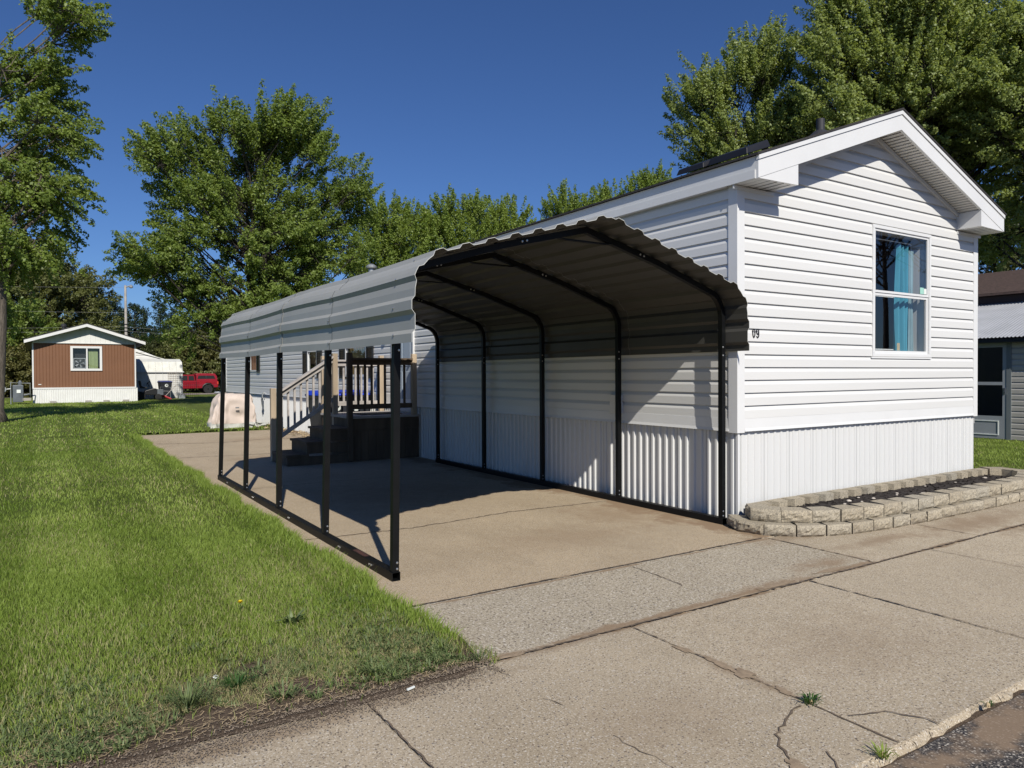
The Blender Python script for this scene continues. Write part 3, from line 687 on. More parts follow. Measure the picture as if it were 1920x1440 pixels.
# ribbed roof panels, one per bay
def sheetpath():
    """outer skin centre line with outward normal, sampled finely by arc length"""
    P = []
    OFF = .045
    base = [(0, z) for z in np.linspace(1.70, 2.02, 12)]+[(.24*(1-math.cos(a)), 2.02+.26*math.sin(a)) for a in np.linspace(.1, 1.32, 14)]
    x0, z0 = base[-1]; base += [(x0+(WC/2-x0)*t, z0+(ZA-z0)*t) for t in np.linspace(.02, .97, 60)]
    base += [(WC/2, ZA-.004)]; base += [(WC-x, z) for x, z in base[-2::-1]]
    base = np.array(base); tg = np.gradient(base, axis=0); tg /= np.linalg.norm(tg, axis=1)[:, None]
    nr = np.stack([-tg[:, 1], tg[:, 0]], 1); out = base+nr*OFF
    s = np.r_[0, np.cumsum(np.linalg.norm(np.diff(out, axis=0), axis=1))]; return out, nr, s
OUT, NRM, SS = sheetpath(); ST = SS[-1]; NP = 21; PER = ST/ (NP+.25)
prof = []
for k in range(NP+1):
    for a, h in ((-.14, 1), (.14, 1), (.27, 0), (.73, 0)):
        s = (k+a+.125)*PER
        if -1e-6 <= s <= ST+1e-6: prof.append((s, h))
prof = [(0, 1)]+[q for q in prof if q[0] > .005 and q[0] < ST-.005]+[(ST, 1)]
more = []
for (a, ha), (b, hb) in zip(prof[:-1], prof[1:]):
    for t in ((0, .5) if ha == hb else (0,)): more.append((a+(b-a)*t, ha+(hb-ha)*t))
prof = more+[prof[-1]]
RH = .023
YLs = [-.477, 1.152, 2.677, 4.044, 5.727]; YRs = [-.27, 1.40, 2.93, 4.48, 6.25]
DZ = [0.0, -.002, .020, .008, .026]
for j in range(4):
    rows = []; sub = [0, .03, .25, .5, .75, .97, 1]
    for t in sub:
        row = []; d = .0035 if t in (0, 1) else 0
        for s, h in prof:
            x = np.interp(s, SS, OUT[:, 0]); z = np.interp(s, SS, OUT[:, 1]); nx = np.interp(s, SS, NRM[:, 0]); nz = np.interp(s, SS, NRM[:, 1])
            lf = max(0, min(1, 1-x/WC)); tt = t*1.006 if j < 3 else t
            y = (YLs[j]+(YLs[j+1]-YLs[j])*tt)*lf+(YRs[j]+(YRs[j+1]-YRs[j])*tt)*(1-lf)
            dz = DZ[j]+(DZ[j+1]-DZ[j])*t; wob = .008*math.sin(math.pi*t)*(1 if j % 2 else -.6)
            o = h*RH+wob+(.004 if (j % 2 == 0) else 0)
            row.append((x+nx*o, y, z+nz*o+dz*(lf**3)))
        rows.append(row)
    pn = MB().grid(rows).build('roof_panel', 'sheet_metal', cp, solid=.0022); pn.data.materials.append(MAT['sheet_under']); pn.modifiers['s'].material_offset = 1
    if j:
        m = MB(); vs = []
        for i_, (x, y, z) in enumerate(rows[0]):
            nx = float(np.interp(prof[i_][0], SS, NRM[:, 0])); nz = float(np.interp(prof[i_][0], SS, NRM[:, 1]))
            o_ = .006; vs += [(x+nx*o_, y-.004, z+nz*o_), (x+nx*o_, y+.004, z+nz*o_)]
        m.add(vs, [(2*i, 2*i+1, 2*i+3, 2*i+2) for i in range(len(rows[0])-1)]); m.build('panel_seam', 'dark_rubber', cp)
    # pale cut edge of the sheet at the open ends
    if j in (0, 3):
        e = rows[0] if j == 0 else rows[-1]; sg = -1 if j == 0 else 1
        vs = []
        for i_, (x, y, z) in enumerate(e):
            nx = float(np.interp(prof[i_][0], SS, NRM[:, 0])); nz = float(np.interp(prof[i_][0], SS, NRM[:, 1]))
            vs += [(x-nx*.0019, y+sg*.001, z-nz*.0019), (x+nx*.0019, y+sg*.001, z+nz*.0019), (x+nx*.0019, y+sg*.003, z+nz*.0019), (x-nx*.0019, y+sg*.003, z-nz*.0019)]
        n = len(e); MB().add(vs, [(4*i+k, 4*i+(k+1) % 4, 4*i+4+(k+1) % 4, 4*i+4+k) for i in range(n-1) for k in range(4)]).build('panel_edge', 'sheet_edge', cp)
for j in range(5):                   # roof screws along each bow on the visible left side
    for s, h in [q for q in prof if q[0] < 1.4][2::5]:
        x = float(np.interp(s, SS, OUT[:, 0])); z = float(np.interp(s, SS, OUT[:, 1])); nx = float(np.interp(s, SS, NRM[:, 0])); nz = float(np.interp(s, SS, NRM[:, 1]))
        y = [YLs[0]+.30, YLs[1]+.03, YLs[2]+.03, YLs[3]+.03, YLs[4]-.2][j]
        MB().lathe((x+nx*(h*RH+.006), y, z+nz*(h*RH+.006)+DZ[j]), [(.003, -.006), (.009, 0), (.003, .006)], 8, 0).build('roof_screw', 'bolt', cp)
# ------------------------------------------------------------------ deck and stairs
DY0, DY1, DXL, DXR, DZT = 7.0, 8.60, 2.30, 3.57, .775
dk = thing('deck', 'small wooden deck with stairs and baluster railings at the side door', 'deck', (2.3, 7.0, 0))
m = MB(); y = DY0
while y < DY1-.01:
    m.box(DXL-.02, DXR, y, min(y+.136, DY1), DZT-.038, DZT); y += .141
m.build('deck_boards', 'wood_grey', dk, bevel=.003)
m = MB().box(DXL, DXR, DY0+.02, DY0+.05, .54, DZT-.039); m.box(DXL, DXL+.03, DY0+.051, DY1-.02, .0, DZT-.039); m.box(DXL, DXR, DY1-.05, DY1-.02, .54, DZT-.039); m.build('rim_board', 'wood_shaded', dk)
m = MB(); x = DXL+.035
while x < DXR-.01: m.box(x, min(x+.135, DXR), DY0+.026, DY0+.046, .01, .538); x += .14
m.build('skirt_boards', 'wood_shaded', dk)
def post(x, y, z0, z1, s=.044, mat='wood_shaded'): return MB().box(x-s, x+s, y-s, y+s, z0, z1).build('post', mat, dk, bevel=.005)
post(2.27, DY0+.01, .02, 1.87, mat='wood_shaded'); post(3.47, DY0+.01, DZT, 1.86, mat='wood_sun'); post(2.34, 7.95, .5, 1.88, mat='wood_sun'); post(2.34, DY1-.03, DZT, 1.85, mat='wood_sun'); post(3.50, DY1-.03, DZT, 1.87, mat='wood_sun')
post(1.22, 7.90, .0, 1.265, .045, 'wood_sun')
def railing(a, b, z0, z1, z0b=None, z1b=None, n=9, mat='wood_grey', cap=True):
    """vertical balusters between a top and a bottom rail from a to b (xy), heights z0..z1 at a and z0b..z1b at b"""
    z0b = z0 if z0b is None else z0b; z1b = z1 if z1b is None else z1b; A = Vector((*a, 0)); B = Vector((*b, 0)); t = (B-A).normalized(); nn = Vector((-t.y, t.x, 0))
    def bar(zl, zr, h, hw, name):
        vs = []
        for P, z in ((A, zl), (B, zr)):
            for sa, dz in ((-1, 0), (1, 0), (1, h), (-1, h)): q = P+nn*hw*sa; vs.append((q.x, q.y, z+dz))
        MB().add(vs, [(0,1,5,4),(1,2,6,5),(2,3,7,6),(3,0,4,7),(0,3,2,1),(4,5,6,7)]).build(name, mat, dk, bevel=.003)
    bar(z1-.09, z1b-.09, .085, .019, 'top_rail'); bar(z0, z0b, .085, .019, 'bottom_rail')
    if cap: bar(z1-.004, z1b-.004, .036, .065, 'rail_cap')
    for i in range(1, n):
        f = i/n; P = A.lerp(B, f)+nn*.036; zl = z0+(z0b-z0)*f+.01; zh = z1+(z1b-z1)*f-.02
        MB().obox((P.x, P.y, (zl+zh)/2), (.034, .034, zh-zl), rz=math.atan2(t.y, t.x)).build('baluster', mat, dk)
railing((2.315, DY0+.01), (3.425, DY0+.01), .90, 1.75, n=9, mat='wood_shaded')
railing((2.385, DY1-.03), (3.455, DY1-.03), .90, 1.75, n=9)
railing((2.34, 8.0), (2.34, DY1-.08), .90, 1.75, n=4)
railing((1.265, 7.90), (2.295, 7.95), .33, 1.15, 1.0, 1.80, n=9)
for i, (xa, zt) in enumerate(((1.20, .185), (1.53, .385), (1.85, .585))):
    o = MB().box(xa-.02, DXL-.002 if i == 2 else xa+.36, DY0-.01, DY0+.93, zt-.04, zt).build('tread', 'wood_shaded', dk, bevel=.004)
    MB().box(xa+.004, xa+.03, DY0+.01, DY0+.90, zt-.20 if i else .005, zt-.041).build('riser', 'wood_shaded', dk)
    MB().box(xa+.031, DXL-.003, DY0+.012, DY0+.045, (zt-.20 if i else .005), zt-.041).build('stringer', 'wood_shaded', dk)
mt_ = MB().box(2.62, 3.40, 7.35, 7.85, DZT+.001, DZT+.014).build('door_mat', 'dark_rubber', None, bevel=.004); tag(mt_, 'thin black door mat lying on the wooden deck', 'door mat')
# ------------------------------------------------------------------ wheeled bins
def bin_(loc, rz, label, lidmat='bin_lid', group=None, s=1.0):
    t = thing('trash_bin', label, 'trash bin', loc, rz, group)
    m = MB(); w0, d0, w1, d1, h = .23*s, .25*s, .30*s, .34*s, .98*s
    m.add([(-w0,-d0,.06),(w0,-d0,.06),(w0,d0,.06),(-w0,d0,.06),(-w1,-d1,h),(w1,-d1,h),(w1,d1,h),(-w1,d1,h)], [(0,3,2,1),(4,5,6,7),(0,1,5,4),(1,2,6,5),(2,3,7,6),(3,0,4,7)])
    m.box(-w1-.02, w1+.02, -d1-.02, d1+.02, h-.05, h-.001)
    b = m.build('body', 'bin_body', t, bevel=.02, local=True)
    m = MB(); m.add([(-w1-.03,-d1-.04,h+.001),(w1+.03,-d1-.04,h+.001),(w1+.03,d1+.02,h+.001),(-w1-.03,d1+.02,h+.001),(-w1-.02,-d1-.03,h+.04),(w1+.02,-d1-.03,h+.04),(w1-.03,d1-.02,h+.10),(-w1+.03,d1-.02,h+.10)],
          [(0,3,2,1),(4,5,6,7),(0,1,5,4),(1,2,6,5),(2,3,7,6),(3,0,4,7)]); m.build('lid', lidmat, t, bevel=.012, local=True)
    MB().tube([(-w1, d1+.03, h-.02), (-w1, d1+.09, h+.01), (w1, d1+.09, h+.01), (w1, d1+.03, h-.02)], .016, 8).build('handle', 'bin_body', t, local=True)
    for sx in (-1, 1): MB().lathe((sx*(w1-.01), d0+.05, .12), [(.12, -.03), (.12, .03)], 16, 0).build('wheel', 'dark_rubber', t, local=True)
    # printed white roundel with a dark bird-like notch
    def fy(z): return -(d0+(d1-d0)*(z-.06)/(h-.06))
    zc = h*.80; n = 20; vs = [(.10*math.cos(6.283*k/n)*1.05, fy(zc+.10*math.sin(6.283*k/n))-.006, zc+.10*math.sin(6.283*k/n)) for k in range(n)]
    lo = MB().add(vs, [tuple(range(n))]).build('logo', 'sticker_white', b, local=True)
    vs = [(.02+.045*math.cos(6.283*k/n), fy(zc+.01)-.011, zc+.02+.05*math.sin(6.283*k/n)) for k in range(n)]
    MB().add(vs, [tuple(range(n))]).build('logo_mark', 'bin_body', lo, local=True)
    return t
bin_((2.78, 9.55, 0), R(4), 'dark wheeled bin with bright blue lid behind the deck railing, nearer the stairs', 'bright_lid', 'bins behind the deck', 1.1)
bin_((3.22, 9.50, .0), R(-3), 'dark wheeled bin with bright blue lid behind the deck railing, nearer the house wall', 'bright_lid', 'bins behind the deck', 1.1)
# ------------------------------------------------------------------ tarp-covered thing
t = thing('covered_grill', 'beige tarp covering a bulky grill on the lawn beside the white house', 'covered grill', (2.5, 17.1, 0))
n, hh = 120, 18
def tarp_rows(z_lo, z_hi, hem):
    rows = []
    for k in range(hh+1):
        t_ = k/hh; z = z_lo+(z_hi-z_lo)*t_; f = z/1.0; row = []
        for i in range(n+1):
            a = 2*math.pi*i/n; c, s_ = math.cos(a), math.sin(a); e = .42
            x = abs(c)**e*(1 if c > 0 else -1); y = abs(s_)**e*(1 if s_ > 0 else -1)
            rx = (.50-.03*f) if x > 0 else (.60-.09*f-.05*f*f); ry = .46-.04*f
            rnd = max(0, f-.80)/.15; rx -= .07*rnd**2; ry -= .07*rnd**2
            fold = (1-f)**.9*.10*(math.sin(7*a+1.3)+.5*math.sin(13*a+2*f)+.3*math.sin(31*a+1))+.018*math.sin(11*a+7*f)+.022*math.sin(3*a+9*f)+.012*math.sin(19*a-13*f)+.010*math.sin(6*a+21*f)
            if hem: fold += .02*math.sin(40*a)
            row.append((2.52+(rx+fold)*x, 17.15+(ry+fold)*y, max(.005, z+.02*math.sin(6*a+1)*(1-f))))
        rows.append(row)
    return rows
r_ = tarp_rows(.14, .95, 0); capc = [[(2.52+(x-2.52)*q, 17.15+(y-17.15)*q, .955+.025*(1-q**2)-.012*math.sin(5*x)) for x, y, z in r_[-1]] for q in (.94, .8, .55, .3, .01)]
MB().grid(r_+capc).build('cover', 'tarp', t, smooth=True); MB().grid(tarp_rows(.0, .14, 1)).build('hem', 'tarp_hem', t, smooth=True)
m = MB(); 
for q in range(14):
    a = q*.45; m.obox((3.06+.20*math.sin(q*2.3), 16.9+.35*math.cos(q*1.7), .03+.012*q*.6), (.34-.01*q, .16, .035), rz=a, rx=.25*math.sin(q), ry=.3*math.cos(q*2))
m.build('loose_fold', 'tarp_hem', t, bevel=.012)
MB().obox((2.50, 16.585, .58), (.10, .012, .035), rz=.1).build('tear', 'grey_paint', t)
# ------------------------------------------------------------------ planter
pl = thing('planter', 'raised flower bed of tan split face blocks in front of the white gable wall', 'planter', (3.4, -.6, 0))
def arcpts(pts, step):
    P = [Vector((*q, 0)) for q in pts]; d = [0]
    for a, b in zip(P[:-1], P[1:]): d.append(d[-1]+(b-a).length)
    out = []; s = 0; step = d[-1]/max(1, round(d[-1]/step))-1e-6
    while s < d[-1]:
        k = max(i for i in range(len(d)) if d[i] <= s); k = min(k, len(P)-2)
        out.append(P[k].lerp(P[k+1], (s-d[k])/(d[k+1]-d[k]))); s += step
    return out
def smoothpath(pts, it=3):
    for _ in range(it):
        q = [pts[0]]
        for a, b in zip(pts[:-1], pts[1:]): q += [(a[0]*.75+b[0]*.25, a[1]*.75+b[1]*.25), (a[0]*.25+b[0]*.75, a[1]*.25+b[1]*.75)]
        pts = q+[pts[-1]]
    return pts
def course(path, z0, h, L_=.285, depth=.19, face=True, inner=False):
    P = arcpts(path, L_)
    for a, b in zip(P[:-1], P[1:]):
        t_ = (b-a).normalized(); nn = Vector((t_.y, -t_.x, 0))       # outward (right of travel)
        g_ = .005; a2 = a+t_*g_; b2 = b-t_*g_
        taper = .05
        hz = h+random.uniform(-.003, .003); a2 = a2+nn*random.uniform(-.012, .012); nu, nv = (11, 5)
        m = MB(); rows = []
        for v in range(nv+1):
            row = []
            for u in range(nu+1):
                fu, fv = u/nu, v/nv; q = a2.lerp(b2, fu)
                ed = 0 if (u in (0, nu) or v in (0, nv)) else 1
                rough = (random.uniform(-.004, .016)*ed+(.012*math.sin(math.pi*fu)*math.sin(math.pi*fv))) if face else 0
                q = q+nn*(rough-.006*(1-ed)*face); row.append((q.x, q.y, z0+hz*fv))
            rows.append(row)
        m.grid(rows)
        ia = a2-nn*depth+t_*taper; ib = b2-nn*depth-t_*taper
        bl, br_, tl, tr = rows[0][0], rows[0][-1], rows[-1][0], rows[-1][-1]
        m.add([*rows[-1], (ib.x, ib.y, z0+hz), (ia.x, ia.y, z0+hz)], [tuple(range(nu+3))])
        m.add([bl, tl, (ia.x, ia.y, z0+hz), (ia.x, ia.y, z0)], [(0, 1, 2, 3)]); m.add([br_, tr, (ib.x, ib.y, z0+hz), (ib.x, ib.y, z0)], [(3, 2, 1, 0)])
        m.add([(ia.x, ia.y, z0), (ib.x, ib.y, z0), (ib.x, ib.y, z0+hz), (ia.x, ia.y, z0+hz)], [(0, 3, 2, 1)])
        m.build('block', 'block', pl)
low = smoothpath([(3.50, -.05), (3.36, -.22), (3.33, -.42), (3.42, -.62), (3.62, -.80), (3.95, -.96), (4.5, -1.05), (5.5, -1.08), (6.6, -1.09), (7.6, -1.08), (8.2, -1.0), (8.6, -.80), (8.72, -.5), (8.68, -.2), (8.45, -.08)])
course(low, .0, .104)
top_ = smoothpath([(3.62, -.17), (3.50, -.20), (3.44, -.33), (3.48, -.52), (3.66, -.70), (3.98, -.88), (4.5, -.98), (5.5, -1.01), (6.6, -1.02), (7.5, -1.01), (8.1, -.93), (8.5, -.74), (8.62, -.5), (8.58, -.25), (8.40, -.135)])
course(top_, .106, .112)
back = smoothpath([(8.38, -.135), (8.1, -.135), (7.0, -.135), (5.5, -.135), (4.2, -.135), (3.68, -.15)])
course(back, .106, .100, L_=.26, face=False, depth=.13)
MB().prism([(3.70, -.26), (4.0, -.74), (4.6, -.84), (8.0, -.84), (8.4, -.6), (8.35, -.28), (8.0, -.22), (4.2, -.22)], 2, 0.0, .132).build('soil', 'mulch', pl)
ch = []; 
N = 1500; cxs = np.c_[rng.uniform(3.85, 8.3, N), rng.uniform(-.80, -.25, N), np.full(N, .135)]
ang = rng.uniform(0, 6.28, N); ln = rng.uniform(.008, .028, N); wd = rng.uniform(.004, .010, N); tl = rng.uniform(-.5, .5, N)
du = np.c_[np.cos(ang)*ln, np.sin(ang)*ln, tl*ln]; dv = np.c_[-np.sin(ang)*wd, np.cos(ang)*wd, rng.uniform(-.4, .4, N)*wd]
V = np.stack([cxs-du-dv, cxs+du-dv, cxs+du+dv, cxs-du+dv], 1).reshape(-1, 3); o = npmesh('bark_chips', V, np.arange(4*N).reshape(-1, 4), 'mulch', pl); o['kind'] = 'stuff'
def stone(c, r, name='stone', mat='pebble', par=None):
    m = MB(); k1, k2 = random.uniform(.6, 1), random.uniform(.5, .8); prof = [(.05*r, -.5*r*k2), (.8*r, -.3*r*k2), (r, .05*r), (.7*r, .35*r*k2), (.1*r, .5*r*k2)]
    m.lathe((0, 0, 0), prof, 9); m.v = [(c[0]+x*(1+.2*math.sin(5*y/r+3)), c[1]+y*k1, c[2]+z*(1+.3*math.sin(7*x/r))) for x, y, z in m.v]
    return m.build(name, mat, par, smooth=True)
for c, r in [((4.10, -.47), .028), ((4.75, -.50), .022), ((4.95, -.42), .034), ((5.02, -.52), .020), ((5.30, -.48), .030), ((5.22, -.36), .022), ((5.72, -.50), .020), ((5.83, -.44), .024), ((6.05, -.62), .045), ((7.2, -.4), .02), ((7.9, -.42), .03), ((6.6, -.35), .02)]:
    stone((c[0], c[1], .143), r, par=pl)
# ------------------------------------------------------------------ brown mobile home across the lawn
TX0, TX1, TY, TL = -2.57, 2.46, 43.0, 14
tr = thing('mobile_home', 'brown ribbed mobile home with white skirting and white gable across the lawn', 'house', (0, TY, 0))
m = MB(); pts = []; x = TX0
while x < TX1:
    for dx, o in ((0, 0), (.012, .014), (.024, 0), (.13, 0)):
        if x+dx < TX1: pts.append((x+dx, o))
    x += .1525
pts.append((TX1, 0))
for xa_, xb_, za_, zb_ in ((TX0, -.72, .86, 3.40), (.68, TX1, .86, 3.40), (-.72, .68, .86, 1.9), (-.72, .68, 3.14, 3.40)):
    pp = [(xa_, 0)]+[q for q in pts if xa_ < q[0] < xb_]+[(xb_, 0)]; m.grid([[(x, TY+o, za_) for x, o in pp], [(x, TY+o, zb_) for x, o in pp]])
m.add([(TX0, TY, 0), (TX0, TY+TL, 0), (TX0, TY+TL, 3.4), (TX0, TY, 3.4)], [(0, 1, 2, 3)]); m.add([(TX1, TY, 0), (TX1, TY+TL, 0), (TX1, TY+TL, 3.4), (TX1, TY, 3.4)], [(0, 3, 2, 1)]); m.add([(TX0, TY+TL, 0), (TX1, TY+TL, 0), (TX1, TY+TL, 3.4), (TX0, TY+TL, 3.4)], [(0, 1, 2, 3)])
m.build('wall', 'brown_panel', tr)
m = MB(); pts = []; x = TX0-.02
while x < TX1+.02:
    pts += [(x, 0), (x+.05, 0), (x+.06, .02), (x+.09, .02), (x+.10, 0)]; x += .11
m.grid([[(x, TY-.03-o, 0) for x, o in pts], [(x, TY-.03-o, .82) for x, o in pts]]); m.build('skirting', 'old_white', tr)
MB().box(TX0-.03, TX1+.03, TY-.06, TY-.004, .80, .88).build('skirt_rail', 'white_trim', tr)
tsl = (4.47-3.50)/2.96
m = MB(); pts = []; x = TX0
while x <= TX1+.01: pts += [(x, 0), (x+.013, .012), (x+.026, 0)]; x += .25
m.grid([[(x, TY-.05+o, 3.40) for x, o in pts], [(x, TY-.05+o, max(3.41, 4.40-abs(x+.0)*tsl-.03)) for x, o in pts]]); m.build('gable', 'old_white', tr)
MB().box(TX0-.02, TX1+.02, TY-.07, TY-.052, 3.36, 3.41).build('gable_strip', 'old_white', tr)
for x in (TX0, TX1): MB().box(x-.035, x+.035, TY-.03, TY-.002, .88, 3.36).build('corner_trim', 'white_trim', tr)
for sx in (-1, 1):
    zt = lambda x: 4.47-abs(x)*tsl
    xe = sx*2.96; vs = []
    for y in (TY-.55, TY-.50):
        vs += [(xe, y, zt(xe)-.17), (0, y, zt(0)-.17), (0, y, zt(0)), (xe, y, zt(xe))]
    MB().add(vs, [(0,1,2,3),(4,7,6,5),(0,4,5,1),(3,2,6,7),(0,3,7,4),(1,5,6,2)]).build('rake_board', 'white_trim', tr)
    vs = []
    for y in (TY-.57, TY+TL+.3): vs += [(xe*1.01, y, zt(xe)+.005), (0, y, zt(0)+.005), (0, y, zt(0)+.045), (xe*1.01, y, zt(xe)+.045)]
    MB().add(vs, [(0,1,2,3),(4,7,6,5),(0,4,5,1),(3,2,6,7),(0,3,7,4),(1,5,6,2)]).build('roof', 'shingle', tr)
    MB().add([(xe, TY-.50, zt(xe)-.16), (sx*2.4, TY-.50, zt(sx*2.4)-.16), (sx*2.4, TY+TL, zt(sx*2.4)-.16), (xe, TY+TL, zt(xe)-.16)], [(0, 1, 2, 3)]).build('soffit', 'grey_paint', tr)
x0, x1, z0, z1 = -.80, .76, 1.82, 3.22
wn_ = framebox(MB(), x0, x1, z0, z1, .12, TY-.06, TY+.02).build('window', 'white_trim', tr); MB().box(-.03, .04, TY-.05, TY+.02, z0+.12, z1-.12).build('mullion', 'white_trim', wn_)
pane(x0+.12, x1-.12, TY-.02, z0+.12, z1-.12, wn_)
MB().box(x0+.05, x1-.05, TY+.30, TY+.32, z0, z1).build('dark_room', 'black_plastic', wn_)
n = 40; MB().grid([[(.06+.50*i/n, TY+.15+.02*math.sin(i*1.2), z) for i in range(n+1)] for z in (z0+.1, z1-.1)]).build('curtain', 'green_curtain', wn_, smooth=True)
m = framebox(MB(), -.66, -.05, z0+.13, z0+.72, .04, TY-.015, TY+.08)
fan = thing('box_fan', 'white box fan standing in the left half of the brown home window', 'fan', (-.36, TY+.03, z0+.13)); m.build('housing', 'light_grey_panel', fan)
m = MB()
for k in range(5):
    a = k*6.283/5; c, s = math.cos(a), math.sin(a); m.add([(-.355+.03*c, TY+.03, z0+.425+.03*s), (-.355+.22*c-.07*s, TY+.02, z0+.425+.22*s+.07*c), (-.355+.24*c+.04*s, TY+.05, z0+.425+.24*s-.04*c)], [(0, 1, 2)])
m.build('fan_blade', 'light_grey_panel', fan)
m = MB()
for k in range(1, 6): m.tube([(-.355+.05*k*math.cos(a), TY-.012, z0+.425+.05*k*math.sin(a)) for a in np.linspace(0, 6.283, 25)], .004, 4, cap=False)
m.build('grille', 'light_grey_panel', fan)
for x in (-1.65, .05, .95, 1.95): MB().box(x-.15, x+.15, TY-.26, TY-.06, .0, .13).build('foundation_block', 'block_side_grey', tr)
MB().box(-2.33, -2.19, TY-.02, TY-.001, 1.04, 1.08).build('plaque', 'old_white', tr)
MB().lathe((-1.02, TY+3.5, 4.30), [(.10, -.3), (.10, .20), (.15, .20), (.15, .34), (.05, .38)], 12).build('vent_pipe', 'vent_dark', tr)
# ------------------------------------------------------------------ gas meter
gm = thing('gas_meter', 'grey gas meter with pipe frame and round dial left of the brown home', 'gas meter', (-3.1, 42.2, 0))
MB().box(-3.48, -3.0, 42.1, 42.45, .12, 1.05).build('cabinet', 'meter_grey', gm, bevel=.03)
MB().tube([(-3.56, 42.15, 0), (-3.56, 42.15, 1.18), (-2.70, 42.15, 1.14), (-2.70, 42.4, .4)], .03, 8).build('pipe', 'galv', gm)
MB().tube([(-3.0, 42.2, .5), (-2.75, 42.2, .55), (-2.70, 42.5, .55)], .045, 8).build('pipe', 'meter_grey', gm)
MB().lathe((-3.95, 42.1, .82), [(.05, .10), (.19, .06), (.21, 0), (.19, -.05), (.05, -.06)], 18, 1).build('dial', 'galv', gm)
MB().tube([(-3.85, 42.12, .82), (-3.56, 42.15, .85)], .03, 8).build('pipe', 'galv', gm)
MB().box(-3.30, -3.12, 42.06, 42.099, .62, .80).build('label_plate', 'sticker_white', gm); MB().lathe((-3.15, 42.2, 1.2), [(.09, -.15), (.09, .0), (.03, .10)], 10).build('regulator', 'meter_grey', gm)
MB().obox((-2.85, 42.0, .28), (.35, .2, .14), rz=.3).build('valve', 'wood_grey', gm)
# ------------------------------------------------------------------ sheds
sh = thing('storage_shed', 'white metal shed with barn shaped roof right of the brown home', 'shed', (4.0, 48, 0))
m = MB(); pts = []; x = 2.0
while x < 5.72: pts += [(x, 0), (x+.03, .025), (x+.06, 0)]; x += .42
pts.append((5.78, 0)); m.grid([[(x, 48-o, 0) for x, o in pts], [(x, 48-o, 1.80) for x, o in pts]]); m.add([(5.78, 48, 0), (5.78, 50.5, 0), (5.78, 50.5, 1.8), (5.78, 50.1, 2.45), (5.78, 49.25, 2.62), (5.78, 48.4, 2.45), (5.78, 48, 1.8)], [tuple(range(7))])
m.build('wall', 'old_white', sh)
m = MB(); m.grid([[(x, 47.93-o, 1.78) for x, o in pts], [(x, 48.34-o, 2.44) for x, o in pts], [(x, 49.25, 2.64) for x, o in pts], [(x, 50.2, 2.44) for x, o in pts], [(x, 50.6, 1.78) for x, o in pts]])
m.build('roof', 'dirty_white', sh, solid=.02); MB().box(2.0, 5.85, 47.88, 47.93, 1.74, 1.80).build('eave_strip', 'white_trim', sh)
s2 = thing('storage_shed', 'white lap sided building with sloping roof behind the barn shaped shed', 'shed', (4, 52, 0))
fr2 = lambda u, o, z: (u, 52-o, z)
siding(1.5, 5.6, .3, 3.6, fr2, lambda z: (1.5, 5.6-(max(0, z-2.5))*2.45), co=.24, dp=.03).build('wall', 'old_white', s2)
MB().add([(1.4, 51.9, 3.75), (5.75, 51.9, 2.50), (5.75, 56, 2.50), (1.4, 56, 3.75), (1.4, 51.9, 3.81), (5.75, 51.9, 2.56), (5.75, 56, 2.56), (1.4, 56, 3.81)], [(0,3,2,1),(4,5,6,7),(0,1,5,4),(1,2,6,5),(2,3,7,6),(3,0,4,7)]).build('roof', 'dirty_white', s2)
# ------------------------------------------------------------------ yard clutter by the shed
bin_((4.55, 47.0, 0), R(8), 'dark wheeled trash bin with navy lid and round white mark before the shed', 'bin_lid', None, 1.13)
mw = thing('lawn_mower', 'black riding lawn mower parked in shade between brown home and shed', 'lawn mower', (3.35, 45.6, 0))
MB().prism([(2.75, .35), (4.05, .30), (4.12, .62), (3.75, .74), (3.25, .60), (3.1, .42), (2.75, .62)], 1, 45.35, 45.85).build('body', 'black_plastic', mw, bevel=.03)
MB().prism([(2.95, .75), (3.35, .72), (3.35, .82), (3.05, .86), (2.98, 1.22), (2.86, 1.20)], 1, 45.38, 45.8).build('seat', 'black_plastic', mw, bevel=.04)
MB().tube([(3.55, 45.6, .62), (3.42, 45.6, 1.05)], .02, 6).build('steering_column', 'black_plastic', mw); MB().tube([(3.42+.16*math.cos(a)*.6, 45.6+.2*math.sin(a), 1.08+.1*math.cos(a)) for a in np.linspace(0, 6.283, 17)], .018, 6, cap=False).build('steering_wheel', 'black_plastic', mw)
for x, r in ((2.95, .27), (3.95, .19)):
    for y in (45.3, 45.95): MB().lathe((x, y, r), [(r*.5, -.06), (r, -.05), (r, .05), (r*.5, .06)], 16, 1).build('wheel', 'dark_rubber', mw)
MB().box(3.9, 4.25, 45.3, 45.9, .30, .66).build('bagger', 'meter_grey', mw, bevel=.02)
rs = thing('plastic_trough', 'red plastic trough lying aslant on the grass in front of the bin', 'trough', (4.3, 46.0, 0), R(-8))
m = MB(); rows = []
for k in range(9):
    t_ = k/8; x = -.45+.95*t_; z = .42-.36*t_+.05*math.sin(t_*3)
    rows.append([(x, .17*math.cos(a), z-.02+.13*math.sin(a)) for a in np.linspace(math.pi*.05, -math.pi*1.05, 13)])
m.grid(rows); m.build('chute', 'red_plastic', rs, smooth=True, solid=.02, local=True); MB().box(-.42, -.36, -.15, .15, 0, .34).build('leg', 'red_plastic', rs, local=True)
wp = thing('grid_panel', 'pale wire grid panel leaning on the right end of the shed', 'wire panel', (5.2, 47.8, 0))
m = MB()
for i in range(9): m.tube([(4.85+.11*i, 47.72, 0), (4.85+.11*i, 47.84, 1.75)], .006, 4)
for i in range(14): m.tube([(4.85, 47.72+.0085*i, .02+.132*i), (5.73, 47.72+.0085*i, .02+.132*i)], .006, 4)
m.build('grid', 'wood_sun', wp)
